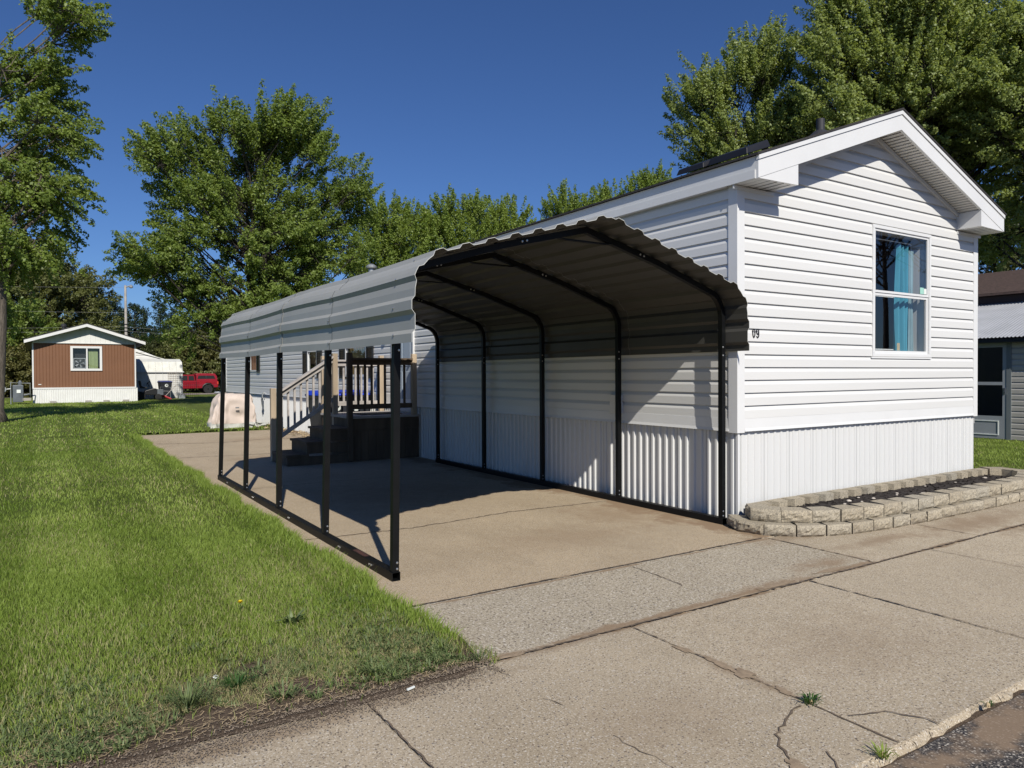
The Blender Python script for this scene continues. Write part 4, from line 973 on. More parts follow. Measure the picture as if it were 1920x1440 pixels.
fp = thing('wire_fence', 'thin rusty wire fence section standing right of the shed', 'wire fence', (6.3, 47.9, 0)); m = MB()
for i in range(8): m.tube([(5.85+.13*i, 47.9, 0), (5.85+.13*i, 47.9, 1.05)], .006, 4)
for i in range(8): m.tube([(5.85, 47.9, .08+.135*i), (6.76, 47.9, .08+.135*i)], .006, 4)
m.build('mesh', 'rust', fp)
ct = thing('garden_cart', 'grey tube frame cart with slanting handle in front of the bin', 'cart', (4.55, 46.1, 0))
MB().tube([(4.15, 46.0, 0), (4.15, 46.0, .80), (4.75, 46.0, .78), (4.75, 46.0, .1)], .016, 6).tube([(4.15, 46.0, .55), (4.75, 46.0, .52)], .012, 6).build('frame', 'galv', ct)
MB().tube([(4.25, 45.9, .03), (5.10, 46.0, .92)], .018, 6).build('handle', 'wood_grey', ct)
bk = thing('crate', 'small grey plastic crate on the grass at the shed corner', 'crate', (5.6, 47.3, 0))
MB().add([(5.42,47.2,0),(5.78,47.2,0),(5.78,47.45,0),(5.42,47.45,0),(5.38,47.16,.26),(5.82,47.16,.26),(5.82,47.49,.26),(5.38,47.49,.26)], [(0,3,2,1),(0,1,5,4),(1,2,6,5),(2,3,7,6),(3,0,4,7)]).build('tub', 'light_grey_panel', bk, solid=.012); MB().tube([(5.39, 47.3, .25), (5.6, 47.28, .40), (5.81, 47.3, .25)], .008, 6).build('handle', 'galv', bk)
# hitch pad seen beyond the truck
stone((9.9, 58.0, .12), .28, 'rock', 'light_grey_panel'); tag(bpy.data.objects['rock'], 'pale grey boulder on the far lawn right of the pickup rear wheel', 'rock')
# ------------------------------------------------------------------ pickup truck
tk = thing('pickup_truck', 'red pickup truck with matching bed cap parked beyond the shed', 'pickup truck', (8.2, 62, 0))
X = lambda q: 5.75+q
yA, yB = 61.15, 62.85
body = [(0.0,.45),(0.05,.95),(1.25,1.05),(1.45,1.08),(4.72,1.12),(4.80,1.0),(4.80,.52),(4.42,.50),(4.36,.70),(4.20,.88),(3.85,.90),(3.62,.72),(3.55,.45),(1.62,.42),(1.52,.72),(1.30,.86),(.98,.86),(.75,.7),(.68,.45)]
MB().prism([(X(a), z) for a, z in body], 1, yA, yB).build('body', 'red_paint', tk, bevel=.04, seg=3)
MB().prism([(X(1.40),1.06),(X(1.95),1.60),(X(2.9),1.62),(X(3.0),1.08)], 1, yA+.06, yB-.06).build('cab', 'red_paint', tk, bevel=.05, seg=3)
MB().prism([(X(3.02),1.09),(X(3.02),1.66),(X(3.2),1.72),(X(4.55),1.70),(X(4.72),1.45),(X(4.76),1.11)], 1, yA+.05, yB-.05).build('bed_cap', 'red_cap', tk, bevel=.04, seg=3)
MB().prism([(X(3.15),1.25),(X(3.22),1.52),(X(4.45),1.52),(X(4.58),1.25)], 1, yA+.035, yA+.06).build('side_window', 'black_plastic', tk)
MB().box(X(3.82), X(3.84), yA+.03, yA+.04, 1.25, 1.52).build('window_bar', 'chrome', tk)
MB().prism([(X(2.45),1.12),(X(2.45),1.50),(X(2.85),1.50),(X(2.90),1.12)], 1, yA+.045, yA+.07).build('rear_quarter_window', 'black_plastic', tk)
MB().prism([(X(1.62),1.12),(X(2.0),1.52),(X(2.36),1.52),(X(2.36),1.12)], 1, yA+.045, yA+.07).build('door_window', 'black_plastic', tk)
MB().box(X(3.02), X(3.05), yA-.006, yA+.05, .5, 1.6).build('panel_gap', 'black_plastic', tk)
for a in (1.14, 3.98):
    for y in (yA+.08, yB-.08):
        wh = MB().lathe((X(a), y, .37), [(.22, -.10), (.36, -.11), (.37, -.08), (.37, .08), (.36, .11), (.22, .10)], 22, 1).build('wheel', 'dark_rubber', tk); MB().lathe((X(a), y-.03, .37), [(.05, -.07), (.10, -.05), (.20, -.07), (.22, -.06), (.22, .06)], 18, 1).build('rim', 'chrome', wh)
    arc = [(X(a)+.45*math.cos(t_), yA-.015, .42+.43*math.sin(t_)) for t_ in np.linspace(.1, 3.05, 13)]
    MB().tube(arc, .05, 6).build('fender_flare', 'black_plastic', tk)
MB().box(X(4.81), X(4.95), yA+.05, yB-.05, .48, .64).build('bumper', 'black_plastic', tk, bevel=.02)
MB().box(X(4.70), X(4.815), yA-.01, yA+.1, .78, 1.02).build('tail_light', 'tail_light', tk)
MB().box(X(4.55), X(4.60), yA+.2, yA+.25, .1, .5).build('mud_flap', 'black_plastic', tk)
MB().box(X(.0), X(4.7), yA-.004, yA+.001, .72, .735).build('side_moulding', 'chrome', tk)
# ------------------------------------------------------------------ utility pole and wires
po = thing('utility_pole', 'weathered wooden utility pole rising behind the brown home roof', 'utility pole', (3.05, 55, 0))
MB().tube([(3.05, 55, 0), (3.02, 55, 8.15)], [.125, .075], 10).build('pole', 'pole_wood', po)
MB().tube([(3.02, 55, 8.0), (3.3, 54.9, 8.12)], .05, 6).lathe((3.38, 54.9, 8.05), [(.05, .15), (.14, .05), (.14, -.05), (.04, -.10)], 10).build('lamp_head', 'galv', po)
for z in (5.3, 5.05, 4.8): MB().lathe((3.04, 55, z), [(.13, -.03), (.13, .03)], 12).build('band', 'black_plastic', po)
for z, z2, x2, lb in ((8.0, 8.0, -18, 'thin power line running left from the top of the utility pole'), (6.15, 6.6, -22, 'thin power line running left from the pole just above the pines'), (5.15, 4.95, -22, 'upper cable running left from the banded part of the pole'), (4.85, 4.7, -22, 'lower cable running left from the banded part of the pole')):
    pts = [(3.0+(x2-3.0)*t_, 55+1.5*t_, z+(z2-z)*t_-.35*math.sin(math.pi*t_)) for t_ in np.linspace(0, 1, 16)]
    o = MB().tube(pts, .007, 5).build('power_line', 'wire'); tag(o, lb, 'power line', 'cables on the utility pole')
for z, lb in ((5.1, 'upper cable running right from the utility pole past the pines'), (4.8, 'lower cable running right from the utility pole past the pines')):
    pts = [(3.0+22*t_, 55-1.0*t_, z+(.0)*t_-.35*math.sin(math.pi*t_)) for t_ in np.linspace(0, 1, 16)]
    o = MB().tube(pts, .007, 5).build('power_line', 'wire'); tag(o, lb, 'power line', 'cables on the utility pole')
# ------------------------------------------------------------------ neighbour on the right
nb = thing('neighbor_house', 'house with brown shingle roof and corrugated porch roof right of the white home', 'house', (15.5, 4, 0))
NX, NY0, NY1 = 15.5, -2.0, 12.0; ND0, ND1 = 2.52, 3.36
frn = lambda u, o, z: (NX-o, u, z)
siding(NY0, NY1, .02, 2.2, frn, None, [(ND0-.12, NY1, 0, 2.3)], co=.125, dp=.018).build('porch_siding', 'beige_siding', nb)
siding(ND1+.1, NY1, .02, 2.2, frn, None, [], co=.125, dp=.018).build('porch_siding', 'beige_siding', nb)
m = MB(); m.box(NX-.04, NX+.03, ND0-.12, ND0-.03, .0, 2.2); m.box(NX-.04, NX+.03, ND1, ND1+.1, 0, 2.2); m.box(NX-.04, NX+.03, ND0-.03, ND1, 2.12, 2.2); m.build('door_frame', 'grey_paint', nb)
m = MB(); m.box(NX-.03, NX, ND0-.03, ND0+.05, .02, 2.12); m.box(NX-.03, NX, ND1-.08, ND1, .02, 2.12); m.box(NX-.03, NX, ND0+.05, ND1-.08, 2.03, 2.12); m.box(NX-.03, NX, ND0+.05, ND1-.08, 1.20, 1.27); m.box(NX-.03, NX, ND0+.05, ND1-.08, .02, .52)
sd_ = m.build('storm_door', 'light_grey_panel', nb)
m = MB(); framebox(m, 0, 0, 0, 0, 0, 0, 0); m = MB()
for a, b, c, d in ((ND0+.12, ND1-.14, .40, .42), (ND0+.12, ND1-.14, .10, .12), (ND0+.12, ND0+.14, .12, .40), (ND1-.16, ND1-.14, .12, .40)): m.box(NX-.042, NX-.0305, a, b, c, d)
m.build('kick_panel', 'sticker_white', sd_); MB().add([(NX-.02, ND0+.05, .52), (NX-.02, ND1-.08, .52), (NX-.02, ND1-.08, 2.03), (NX-.02, ND0+.05, 2.03)], [(3, 2, 1, 0)]).build('pane', 'dark_glass', sd_); MB().box(NX-.07, NX-.031, ND0+.0, ND0+.03, 1.0, 1.14).build('handle', 'chrome', sd_)
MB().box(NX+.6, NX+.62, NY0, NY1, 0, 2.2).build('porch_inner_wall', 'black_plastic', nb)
m = MB(); n = 200
rows = [[(x, NY0-.2+(NY1-NY0+.4)*i/n*1.0, z+.014*math.sin(i*2*math.pi/ (n/ (14.4/.076)))) for i in range(n*0+ 1136+1)] for x, z in ()]
ys = np.arange(NY0-.2, NY1+.2, .0127)
rows = [[(x, y, z+.010*math.sin(2*math.pi*y/.076)) for y in ys] for x, z in ((NX-.28, 2.235), (18.05, 3.22))]
m.grid(rows).build('corrugated_roof', 'corrugated_grey', nb, solid=.003)
MB().box(NX-.24, NX-.045, NY0-.1, NY1+.1, 2.13, 2.205).build('gutter', 'black_plastic', nb)
MB().box(18.0, 18.4, NY0-.2, NY1+.2, 0, 3.40).build('main_wall', 'brown_fascia', nb)
rfm = MB().add([(17.8, NY0-.4, 3.46), (20.9, NY0-.4, 4.36), (20.9, NY1+.4, 4.36), (17.8, NY1+.4, 3.46), (17.8, NY0-.4, 3.40), (24, NY0-.4, 3.40), (24, NY1+.4, 3.40), (17.8, NY1+.4, 3.40), (24, NY0-.4, 3.46), (24, NY1+.4, 3.46)],
     [(0, 1, 2, 3), (1, 8, 9, 2), (0, 3, 7, 4), (4, 5, 8, 1, 0), (7, 3, 2, 9, 6)]).build('main_roof', 'brown_shingle', nb)
m = MB(); 
for k in range(24):
    t_ = k/24; x = 17.8+3.1*t_; z = 3.46+.9*t_; m.add([(x, NY0-.4, z+.006), (x, NY1+.4, z+.006), (x+.10, NY1+.4, z+.006+.028), (x+.10, NY0-.4, z+.006+.028)], [(0, 1, 2, 3)])
m.build('shingle_course', 'brown_shingle', rfm)
MB().box(19.5, 19.7, 2.4, 2.55, 3.95, 4.20).build('roof_vent', 'old_white', nb)
MB().box(18.4, 23.8, NY0, NY1, 0, 3.4).build('house_wall', 'beige_siding', nb)

# ------------------------------------------------------------------ trees
def leafcloud(cent, dirs, n_per, ln, rad, size, droop=.0, aspect=.62, seed=1, up=.35):
    """leaf quads scattered along sprays; cent (k,3) spray base, dirs (k,3) axis"""
    rg = np.random.default_rng(seed); k = len(cent); N = k*n_per; idx = np.repeat(np.arange(k), n_per)
    t = rg.random(N)**.8; L_ = ln*rg.uniform(.6, 1.3, k)[idx]
    ax = dirs[idx]; off = rg.normal(size=(N, 3)); off /= np.linalg.norm(off, axis=1)[:, None]
    rr = rad*(.35+.65*(1-t))*rg.random(N)**.45
    P = cent[idx]+ax*(t*L_)[:, None]+off*rr[:, None]; P[:, 2] -= droop*t*t*L_
    nrm = off*.6+ax*.25+rg.normal(size=(N, 3))*.55+np.array([0, 0, up]); nrm /= np.linalg.norm(nrm, axis=1)[:, None]
    a = np.cross(nrm, rg.normal(size=(N, 3))); a /= np.linalg.norm(a, axis=1)[:, None]; b = np.cross(nrm, a)
    s = size*rg.uniform(.6, 1.35, N); A = a*s[:, None]; B = b*(s*aspect)[:, None]; C = nrm*(s*.18)[:, None]
    V = np.stack([P-A*.5, P-A*.05+B*.5+C, P+A*.5, P-A*.05-B*.5+C], 1).reshape(-1, 3)
    r = np.clip(rg.random(k)[idx]*.55+rg.random(N)*.45, 0, 1)
    return V, np.arange(4*N).reshape(-1, 4), r
def make_tree(name, label, cat, base, H, ells, nb=36, ns=12, nl=110, size=.13, mat='leaf_maple', bk='bark_dark', tr_=.25, fork=.3, stems=1, spray=.8, srad=.26, brad=1.2, seed=1, group=None, upb=.5, droop=0, lean=(0, 0), up=.35, tz=None):
    rg = np.random.default_rng(seed); bx, by = base
    T = thing(name, label, cat, (bx, by, 0), 0, group)
    ells = np.array(ells, float); vol = ells[:, 3]*ells[:, 4]*ells[:, 5]; pr_ = vol/vol.sum()
    B = []; tries = 0; dmin = brad*.75
    while len(B) < nb and tries < nb*60:
        tries += 1; e = ells[rg.choice(len(ells), p=pr_)]; v = rg.normal(size=3); v /= np.linalg.norm(v); r = rg.random()**(1/2.2)
        p = e[:3]+v*r*np.maximum(.25*e[3:], e[3:]-brad*1.05)
        if all(np.linalg.norm(p-q) > dmin*(.6 if tries > nb*25 else 1) for q in B): B.append(p)
    B = np.array(B); ctr = (ells[:, :3]*pr_[:, None]).sum(0); nb = len(B)
    # skeleton
    tb = MB(); zf = H*fork; tips = []
    tops = []
    for s in range(stems):
        a = 6.28*s/stems+.7; sp = (.0 if stems == 1 else .5); ex = np.array([bx+lean[0]+sp*2.2*math.cos(a), by+lean[1]+sp*2.2*math.sin(a), H*.86]); ex[:2] = ex[:2]*.5+ctr[:2]*.5
        p0 = np.array([bx+sp*.3*math.cos(a), by+sp*.3*math.sin(a), 0.]); path = []
        for i in range(9):
            t = i/8; q = p0*(1-t)+ex*t; q[:2] += .22*np.sin(t*5+s*2+np.array([0, 1.4]))*t*(1-t)*3; path.append(q)
        rad = [tr_/(1 if stems == 1 else 1.5)*((1-.88*(i/8))**1.0)*(1.45 if i == 0 else 1) for i in range(9)]
        path.insert(1, p0*.965+ex*.035); rad.insert(1, rad[1]*1.02)
        tb.tube([tuple(q) for q in path], rad, 10); tops.append((path, rad))
    tb.build('trunk', bk, T, smooth=True)
    lb = MB(); cents = []; dirs = []
    for p in B:
        path, rad = tops[rg.integers(stems)]
        # attach point: on the stem, below the bough
        zt = max(zf, p[2]-(np.linalg.norm(p[:2]-path[5][:2])*.75+.3)); zt = min(zt, path[-1][2]*.97)
        k = 0
        while k < len(path)-2 and path[k+1][2] < zt: k += 1
        f = (zt-path[k][2])/max(1e-6, path[k+1][2]-path[k][2]); q0 = path[k]*(1-f)+path[k+1]*f; r0 = (rad[k]*(1-f)+rad[k+1]*f)*.38
        mid = (q0+p)/2+np.array([0, 0, -.10*np.linalg.norm(p-q0)])+rg.normal(size=3)*.15
        pts = [q0*(1-t)**2+2*mid*t*(1-t)+p*t*t for t in (0, .2, .4, .6, .8, 1)]
        lb.tube([tuple(q) for q in pts], [max(.012, r0*(1-t)+.02*t) for t in (0, .2, .4, .6, .8, 1)], 6, cap=False)
        out = p-ctr; out[2] *= .6; out /= (np.linalg.norm(out)+1e-6)
        for _ in range(ns):
            v = rg.normal(size=3); v /= np.linalg.norm(v); c = p+v*brad*rg.random()**.5*np.array([1, 1, .75])
            d = out*.8+v*.55+np.array([0, 0, upb]); d /= np.linalg.norm(d)
            lb.tube([tuple(p), tuple((p+c)/2+v*.1), tuple(c+d*spray*.5)], [.022, .014, .006], 4, cap=False)
            cents.append(c); dirs.append(d)
    lb.build('branches', bk, T)
    V, Fq, r = leafcloud(np.array(cents), np.array(dirs), nl, spray, srad, size, droop, seed=seed+5, up=up)
    npmesh('crown', V, Fq, mat, T, r)
    return T
# world helper: point from photo pixel (1920 wide) at given y
def at(px, y):
    v = _d+_r2*((px-960)/F); t = (y-CY)/v.y; return CX+v.x*t
def atz(px, py, y):
    v = _d+_r2*((px-960)/F)+_u2*((720-py)/F); t = (y-CY)/v.y; return Vector((CX, CY, CH))+v*t
def ell(px, py, y, rx, ry, rz): p = atz(px, py, y); return (p.x, p.y, p.z, rx, ry, rz)
Y1 = 34
make_tree('maple_tree', 'large many stemmed maple behind the far end of the carport', 'tree', (at(490, Y1), Y1), 14.6,
          [ell(318, 315, Y1, 2.9, 3.0, 2.4), ell(420, 290, Y1, 3.0, 3.2, 2.7), ell(535, 280, Y1, 3.2, 3.6, 3.0), ell(625, 370, Y1, 2.9, 3.0, 2.6), ell(320, 480, Y1, 2.9, 3, 2.3), ell(400, 400, Y1, 3.0, 3.2, 2.6), ell(500, 430, Y1, 3.6, 3.6, 3.4), ell(600, 470, Y1, 3.0, 3, 2.6), ell(450, 570, Y1, 3.0, 2.8, 2.6), ell(375, 545, Y1, 2.1, 2.4, 1.9), ell(285, 500, Y1, 1.9, 2.2, 1.6), ell(350, 620, Y1, 1.7, 2, 1.5), ell(540, 560, Y1, 2.6, 2.6, 2.6)],
          nb=235, ns=11, nl=82, size=.125, tr_=.38, fork=.14, stems=4, spray=.9, srad=.33, brad=.84, seed=6, bk='bark_dark')
Y2 = 23.8
make_tree('silver_maple', 'tall maple at the left edge with grey trunk and drooping leafy branches', 'tree', (-3.46, Y2), 14.2,
          [ell(95, 40, Y2, 1.7, 2.2, 1.3), ell(50, 140, Y2, 1.9, 2.2, 1.5), ell(70, 250, Y2, 1.8, 2.4, 1.4), ell(85, 360, Y2, 1.6, 2.4, 1.2), ell(20, 440, Y2, 2.0, 2.4, 1.5), ell(20, 330, Y2, 1.6, 2.4, 1.8), (-5.2, 24.5, 8.0, 2.4, 2.4, 3.0), ell(5, 560, Y2+1, 1.0, 1.4, .9)],
          nb=84, ns=12, nl=82, size=.110, tr_=.31, fork=.2, spray=.85, srad=.24, brad=.72, seed=11, bk='bark', upb=.1, droop=.25, lean=(.1, 0))
for i, (px, py, y, rx, rz, sd_i, lb) in enumerate([(735, 450, 42, 2.7, 3.4, 21, 'first leafy tree right of the big maple, above the carport roof'), (845, 430, 43, 3.0, 3.6, 22, 'second tree right of the big maple, tallest just over the carport roof'), (945, 440, 44, 2.6, 3.4, 23, 'rounded tree top above the middle of the carport roof'),
                                   (1075, 425, 43, 2.8, 3.2, 24, 'tree top above the carport ridge and white eave'), (1145, 415, 42, 2.0, 3.1, 25, 'narrow tree top over the white home eave'), (1222, 385, 40, 1.9, 3.0, 26, 'small separate tree top peeking over the white home roof edge')]):
    c = ell(px, py, y, rx*1.25, rx, rz); hh_ = c[2]+rz
    make_tree('poplar_tree', lb, 'tree', (c[0], y), hh_, [c, (c[0], c[1], c[2]-2.2, rx*1.4, rx, rz)], nb=42, ns=12, nl=110, size=.135, mat='leaf_light', tr_=.2, fork=.2, stems=2, spray=1.35, srad=.30, brad=1.0, seed=sd_i, upb=1.6, group='row of trees behind the white home')
def rt(px, py, dist): # point from pixel at forward distance
    v = _d+_r2*((px-960)/F)+_u2*((720-py)/F); return Vector((CX, CY, CH))+v*dist
def e2(px, py, dist, rx, rz): p = rt(px, py, dist); return (p.x, p.y, p.z, rx, rx, rz)
p = rt(1390, 600, 30)
make_tree('maple_tree', 'yellow green maple over the white home roof near the chimney pipe', 'tree', (p.x, p.y), 14,
          [e2(1330, 190, 30, 2.0, 1.9), e2(1420, 150, 30, 2.1, 2.0), e2(1460, 260, 30, 2.4, 2.2), e2(1310, 265, 30, 1.5, 1.2), e2(1390, 300, 30, 2.6, 2.2), e2(1480, 380, 30, 2.4, 2)],
          nb=100, ns=12, nl=105, size=.105, mat='leaf_silver', tr_=.26, fork=.25, stems=3, spray=.95, srad=.26, brad=.72, seed=31, upb=1.0)
p = rt(1700, 600, 27)
make_tree('maple_tree', 'biggest maple crown filling the upper right behind the white gable', 'tree', (p.x, p.y), 17.0,
          [e2(1580, 120, 27, 2.2, 2.5), e2(1680, 60, 27, 2.8, 2.6), e2(1800, 110, 27, 2.8, 2.7), e2(1700, 180, 27, 3.0, 2.5), e2(1570, 230, 27, 2.2, 2.0), e2(1850, 250, 28, 2.6, 2.2), e2(1600, 10, 27, 1.9, 1.6), e2(1780, 330, 28, 2.2, 1.8)],
          nb=165, ns=12, nl=110, size=.105, mat='leaf_silver', tr_=.42, fork=.25, stems=3, spray=.95, srad=.28, brad=.80, seed=33, upb=.8)
p = rt(2010, 600, 25)
make_tree('maple_tree', 'maple at the right edge with dark limbs behind the gable peak', 'tree', (p.x, p.y), 16,
          [e2(1900, 200, 25, 2.2, 2.4), e2(1960, 120, 25, 2.4, 2.4), e2(1880, 440, 27, 1.9, 1.3), e2(2030, 300, 25, 3, 3)],
          nb=75, ns=12, nl=105, size=.11, mat='leaf_silver', tr_=.42, fork=.2, stems=2, spray=.95, srad=.28, brad=.80, seed=35, upb=.3)
p = rt(1860, 600, 45)
make_tree('maple_tree', 'dark crown low behind the neighbor brown roof', 'tree', (p.x, p.y), 12,
          [e2(1860, 470, 45, 4, 3), e2(1940, 420, 45, 4, 3), e2(1800, 420, 45, 4, 3)], nb=32, ns=11, nl=60, size=.26, mat='leaf_dark', tr_=.3, fork=.2, spray=1.2, srad=.4, brad=1.4, seed=37)
# background: broad olive tree, bushes, pines
c1 = ell(75, 560, 66, 5.6, 5, 4.4); c2 = ell(140, 560, 66, 3.0, 4, 3.2); c3 = ell(20, 620, 66, 5, 5, 4)
make_tree('oak_tree', 'broad olive round crowned tree behind the left side of the brown home', 'tree', (c1[0], 66), 13.2, [c1, c2, c3], nb=90, ns=11, nl=80, size=.19, mat='leaf_olive', tr_=.35, fork=.25, stems=2, spray=1.1, srad=.45, brad=1.4, seed=41, upb=.4)
bushes = [(-10, 670, 62, 4, 2.6, 'leaf_maple', 'leafy green tree behind the grey trunk at the left edge'), (40, 700, 58, 2.6, 2.0, 'leaf_bush', 'low yellowish brush behind the gas meter'), (25, 620, 60, 3.0, 2.6, 'leaf_maple', 'mid green tree left of the olive round crowned tree'), (120, 625, 64, 4.2, 2.4, 'leaf_olive', 'spreading olive tree right above the brown home ridge'), (228, 672, 68, 3.0, 2.4, 'leaf_dark', 'dark brushy tree behind the utility pole'),
          (295, 675, 70, 3.4, 2.6, 'leaf_dark', 'dark brushy tree above the white shed'), (345, 670, 68, 2.8, 2.8, 'leaf_olive', 'olive brush above the red pickup cab'), (392, 660, 67, 2.2, 3.2, 'leaf_bush', 'yellowish brush above the red pickup tail'), (430, 620, 66, 2.6, 3.8, 'leaf_olive', 'green undergrowth tree touching the rear end of the carport roof'), (380, 705, 72, 3.0, 2.0, 'leaf_dark', 'low dark brush right behind the red pickup'), (270, 705, 74, 4.0, 2.0, 'leaf_dark', 'low dark brush behind the sheds'),
          (470, 640, 70, 4, 3.6, 'leaf_dark', 'dark brush hidden behind the carport rear posts'), (560, 640, 72, 5, 4, 'leaf_olive', 'brush beyond the far end of the white home')]
for i, (px, py, y, rx, rz, mt, lb) in enumerate(bushes):
    c = ell(px, py, y, rx, rx*.8, rz)
    c = (c[0], c[1], max(c[2], rz*.7), c[3], c[4], c[5])
    make_tree('bush_tree', lb, 'tree', (c[0], y), c[2]+rz, [c, (c[0], c[1], c[2]*.5, rx, rx*.8, max(.8, c[2]*.5))], nb=36, ns=9, nl=80, size=.18, mat=mt, tr_=.14, fork=.1, stems=2, spray=.9, srad=.42, brad=1.1, seed=60+i, group='trees and brush behind the lawn')
def pine(px, top, y, w_, lb, seed):
    rg = np.random.default_rng(seed); q = atz(px, top, y); H = q.z; x = q.x
    T = thing('pine_tree', lb, 'tree', (x, y, 0), 0, 'pines behind the brown home'); MB().tube([(x, y, 0), (x, y, H*.98)], [.22, .02], 8).build('trunk', 'bark_dark', T)
    cents, dirs = [], []; lbm = MB(); z = H*.12
    while z < H*.99:
        f = 1-z/H; r = .72*w_*(f**.8)*rg.uniform(.75, 1.15)+.12; k = int(5+5*f)
        for j in range(k):
            a = rg.uniform(0, 6.28); d = np.array([math.cos(a), math.sin(a), .35]); d /= np.linalg.norm(d)
            lbm.tube([(x, y, z), tuple(np.array([x, y, z])+d*r)], [.03, .008], 4, cap=False)
            for t in np.arange(.25, 1.01, .35/max(r, .5)):
                cents.append(np.array([x, y, z])+d*r*t+rg.normal(size=3)*.1); dirs.append(np.array([d[0], d[1], .9])/1.35)
        z += .42*rg.uniform(.7, 1.2)
    lbm.build('branches', 'bark_dark', T)
    V, Fq, r = leafcloud(np.array(cents), np.array(dirs), 26, .55, .30, .26, aspect=.28, seed=seed, up=.6); npmesh('crown', V, Fq, 'leaf_pine', T, r)
for i, (px, top, y, w_, lb) in enumerate([(180, 556, 80, 3.0, 'pine with pointed top left of the utility pole'), (212, 560, 83, 3.0, 'pine top just left of the utility pole, second of the pair'), (252, 570, 80, 2.4, 'thin ragged pine just right of the utility pole'), (272, 583, 84, 2.4, 'short pine between the ragged pine and the tall pointed one'), (300, 568, 82, 2.8, 'pine with tall pointed top above the white shed'), (328, 585, 86, 2.5, 'small far pine right of the tall pointed pine'), (345, 592, 84, 2.8, 'low pine left of the big maple foliage'), (150, 575, 84, 3.0, 'pine half hidden behind the olive round crowned tree'), (232, 580, 88, 3, 'pine directly behind the utility pole')]): pine(px, top, y, w_, lb, 80+i)
# distant wood: one mass closing the view behind the separate trees
def wood(name, x0, x1, y, h, nleaf, mat, seed, label):
    rg = np.random.default_rng(seed); k = nleaf//40; X_ = rg.uniform(x0, x1, k); Yy = y+rg.uniform(0, 6, k); Z_ = rg.random(k)**.8*(h*(.75+.25*np.sin(X_*.7)+.1*np.sin(X_*2.3)))
    V, Fq, r = leafcloud(np.c_[X_, Yy, Z_], np.tile([0, 0, 1.], (k, 1)), 40, 1.5, 1.0, .55, seed=seed); o = npmesh(name, V, Fq, mat, None, r); tag(o, label, 'woods', kind='stuff')
wood('woods', -30, 32, 90, 5.6, 60000, 'leaf_dark', 91, 'dark mass of woods behind the brown home and pines')
wood('woods', 32, 110, 70, 8.5, 50000, 'leaf_maple', 92, 'distant woods beyond the white home')
# bare-limbed tree on the street side, seen only in the window reflection
make_tree('street_tree', 'thin leaved tree across the street, reflected in the gable window', 'tree', (20.5, -8.6), 11, [(20.5, -8.6, 7.5, 3.2, 3.2, 3.8)], nb=46, ns=8, nl=3, size=.14, mat='leaf_dark', tr_=.17, fork=.2, stems=2, spray=1.0, srad=.2, brad=1.2, seed=51, upb=.8)
# ------------------------------------------------------------------ grass
fwd = np.array([_d.x, _d.y]); rgt = np.array([_r2.x, _r2.y]); fwd /= np.linalg.norm(fwd); rgt /= np.linalg.norm(rgt)
def sm(a, b, x): t = np.clip((x-a)/(b-a), 0, 1); return t*t*(3-2*t)
def vnoise(x, y, s, seed):
    rg = np.random.default_rng(seed); a = rg.uniform(0, 6.28, 8); k = rg.normal(size=(8, 2))*s; return sum(np.sin(k[i, 0]*x+k[i, 1]*y+a[i]) for i in range(8))/4
def inlawn(x, y):
    l_ = (x < -.19+.03*np.sin(y*3.1)+.02*np.sin(y*7.7+1)+.02*vnoise(x, y, 14, 5)) & (y > SW0-.03-.05*np.clip((-x-.25)/.6, 0, 1)+.03*vnoise(x, y, 9, 6))
    return l_ | ((y > 15.45) & (x < 3.4)) | ((x > 8.9) & (y > -.3) & (x < 15.3)) | ((x > 8.9) & (y > SW0) & (x < 15.3))
def blades(N, d0, d1, h, wdt, seed, fi, fo):
    rg = np.random.default_rng(seed); dd_ = np.sqrt(rg.uniform(d0*d0, d1*d1, N)); la = rg.uniform(-.76, .76, N)*dd_*1.02
    x = CX+fwd[0]*dd_+rgt[0]*la; y = CY+fwd[1]*dd_+rgt[1]*la; k = inlawn(x, y)
    nz_ = vnoise(x, y, 3.0, 9); edge = y-SW0; worn = np.clip(1-edge/(.62+.30*nz_), 0, 1)*np.exp(-((x+1.25)/.95)**4)
    dens = 1-.95*sm(.0, .6, worn*1.1+.30*vnoise(x, y, 9, 44)*(worn > 0))
    dens *= np.clip(.78+.28*vnoise(x, y, 1.6, 12), .25, 1); k &= rg.random(N) < dens*sm(*fi, dd_)*(1-sm(*fo, dd_))
    x, y, nz_ = x[k], y[k], nz_[k]; n = len(x); hh2 = h*rg.uniform(.45, 1.25, n)*(1+.12*vnoise(x, y, 5, 10)); ang = rg.uniform(0, 6.28, n)
    # mowing: neighbouring swaths lean opposite ways
    sw = np.sign(np.sin(x*5.6)); ln = rg.uniform(.15, .8, n)*hh2; la_ = rg.uniform(0, 6.28, n)
    dx = np.cos(la_)*ln; dy = np.sin(la_)*ln+sw*.10*hh2; w2 = wdt*rg.uniform(.6, 1.4, n)/2; cx, cy = np.cos(ang)*w2, np.sin(ang)*w2
    z0 = np.full(n, .008); P = np.stack([x, y, z0], 1)
    M = np.stack([x+dx*.4, y+dy*.4, z0+hh2*.6], 1); Tt = np.stack([x+dx, y+dy, z0+hh2*.92], 1); S = np.stack([cx, cy, np.zeros(n)], 1)
    V = np.stack([P-S, P+S, M+S*.8, M-S*.8, Tt], 1).reshape(-1, 3); b = np.arange(n)*5
    F1 = np.stack([b, b+1, b+2, b+3], 1); F2 = np.stack([b+3, b+2, b+4, b+4], 1)
    tone = np.clip(.46+.26*vnoise(x, y, 2.2, 15)+.14*vnoise(x, y, .7, 16)+.12*sw*sm(3, 9, np.hypot(x-CX, y-CY))+rg.normal(size=n)*.2, 0, 1)
    return V, b, tone, n, x, y
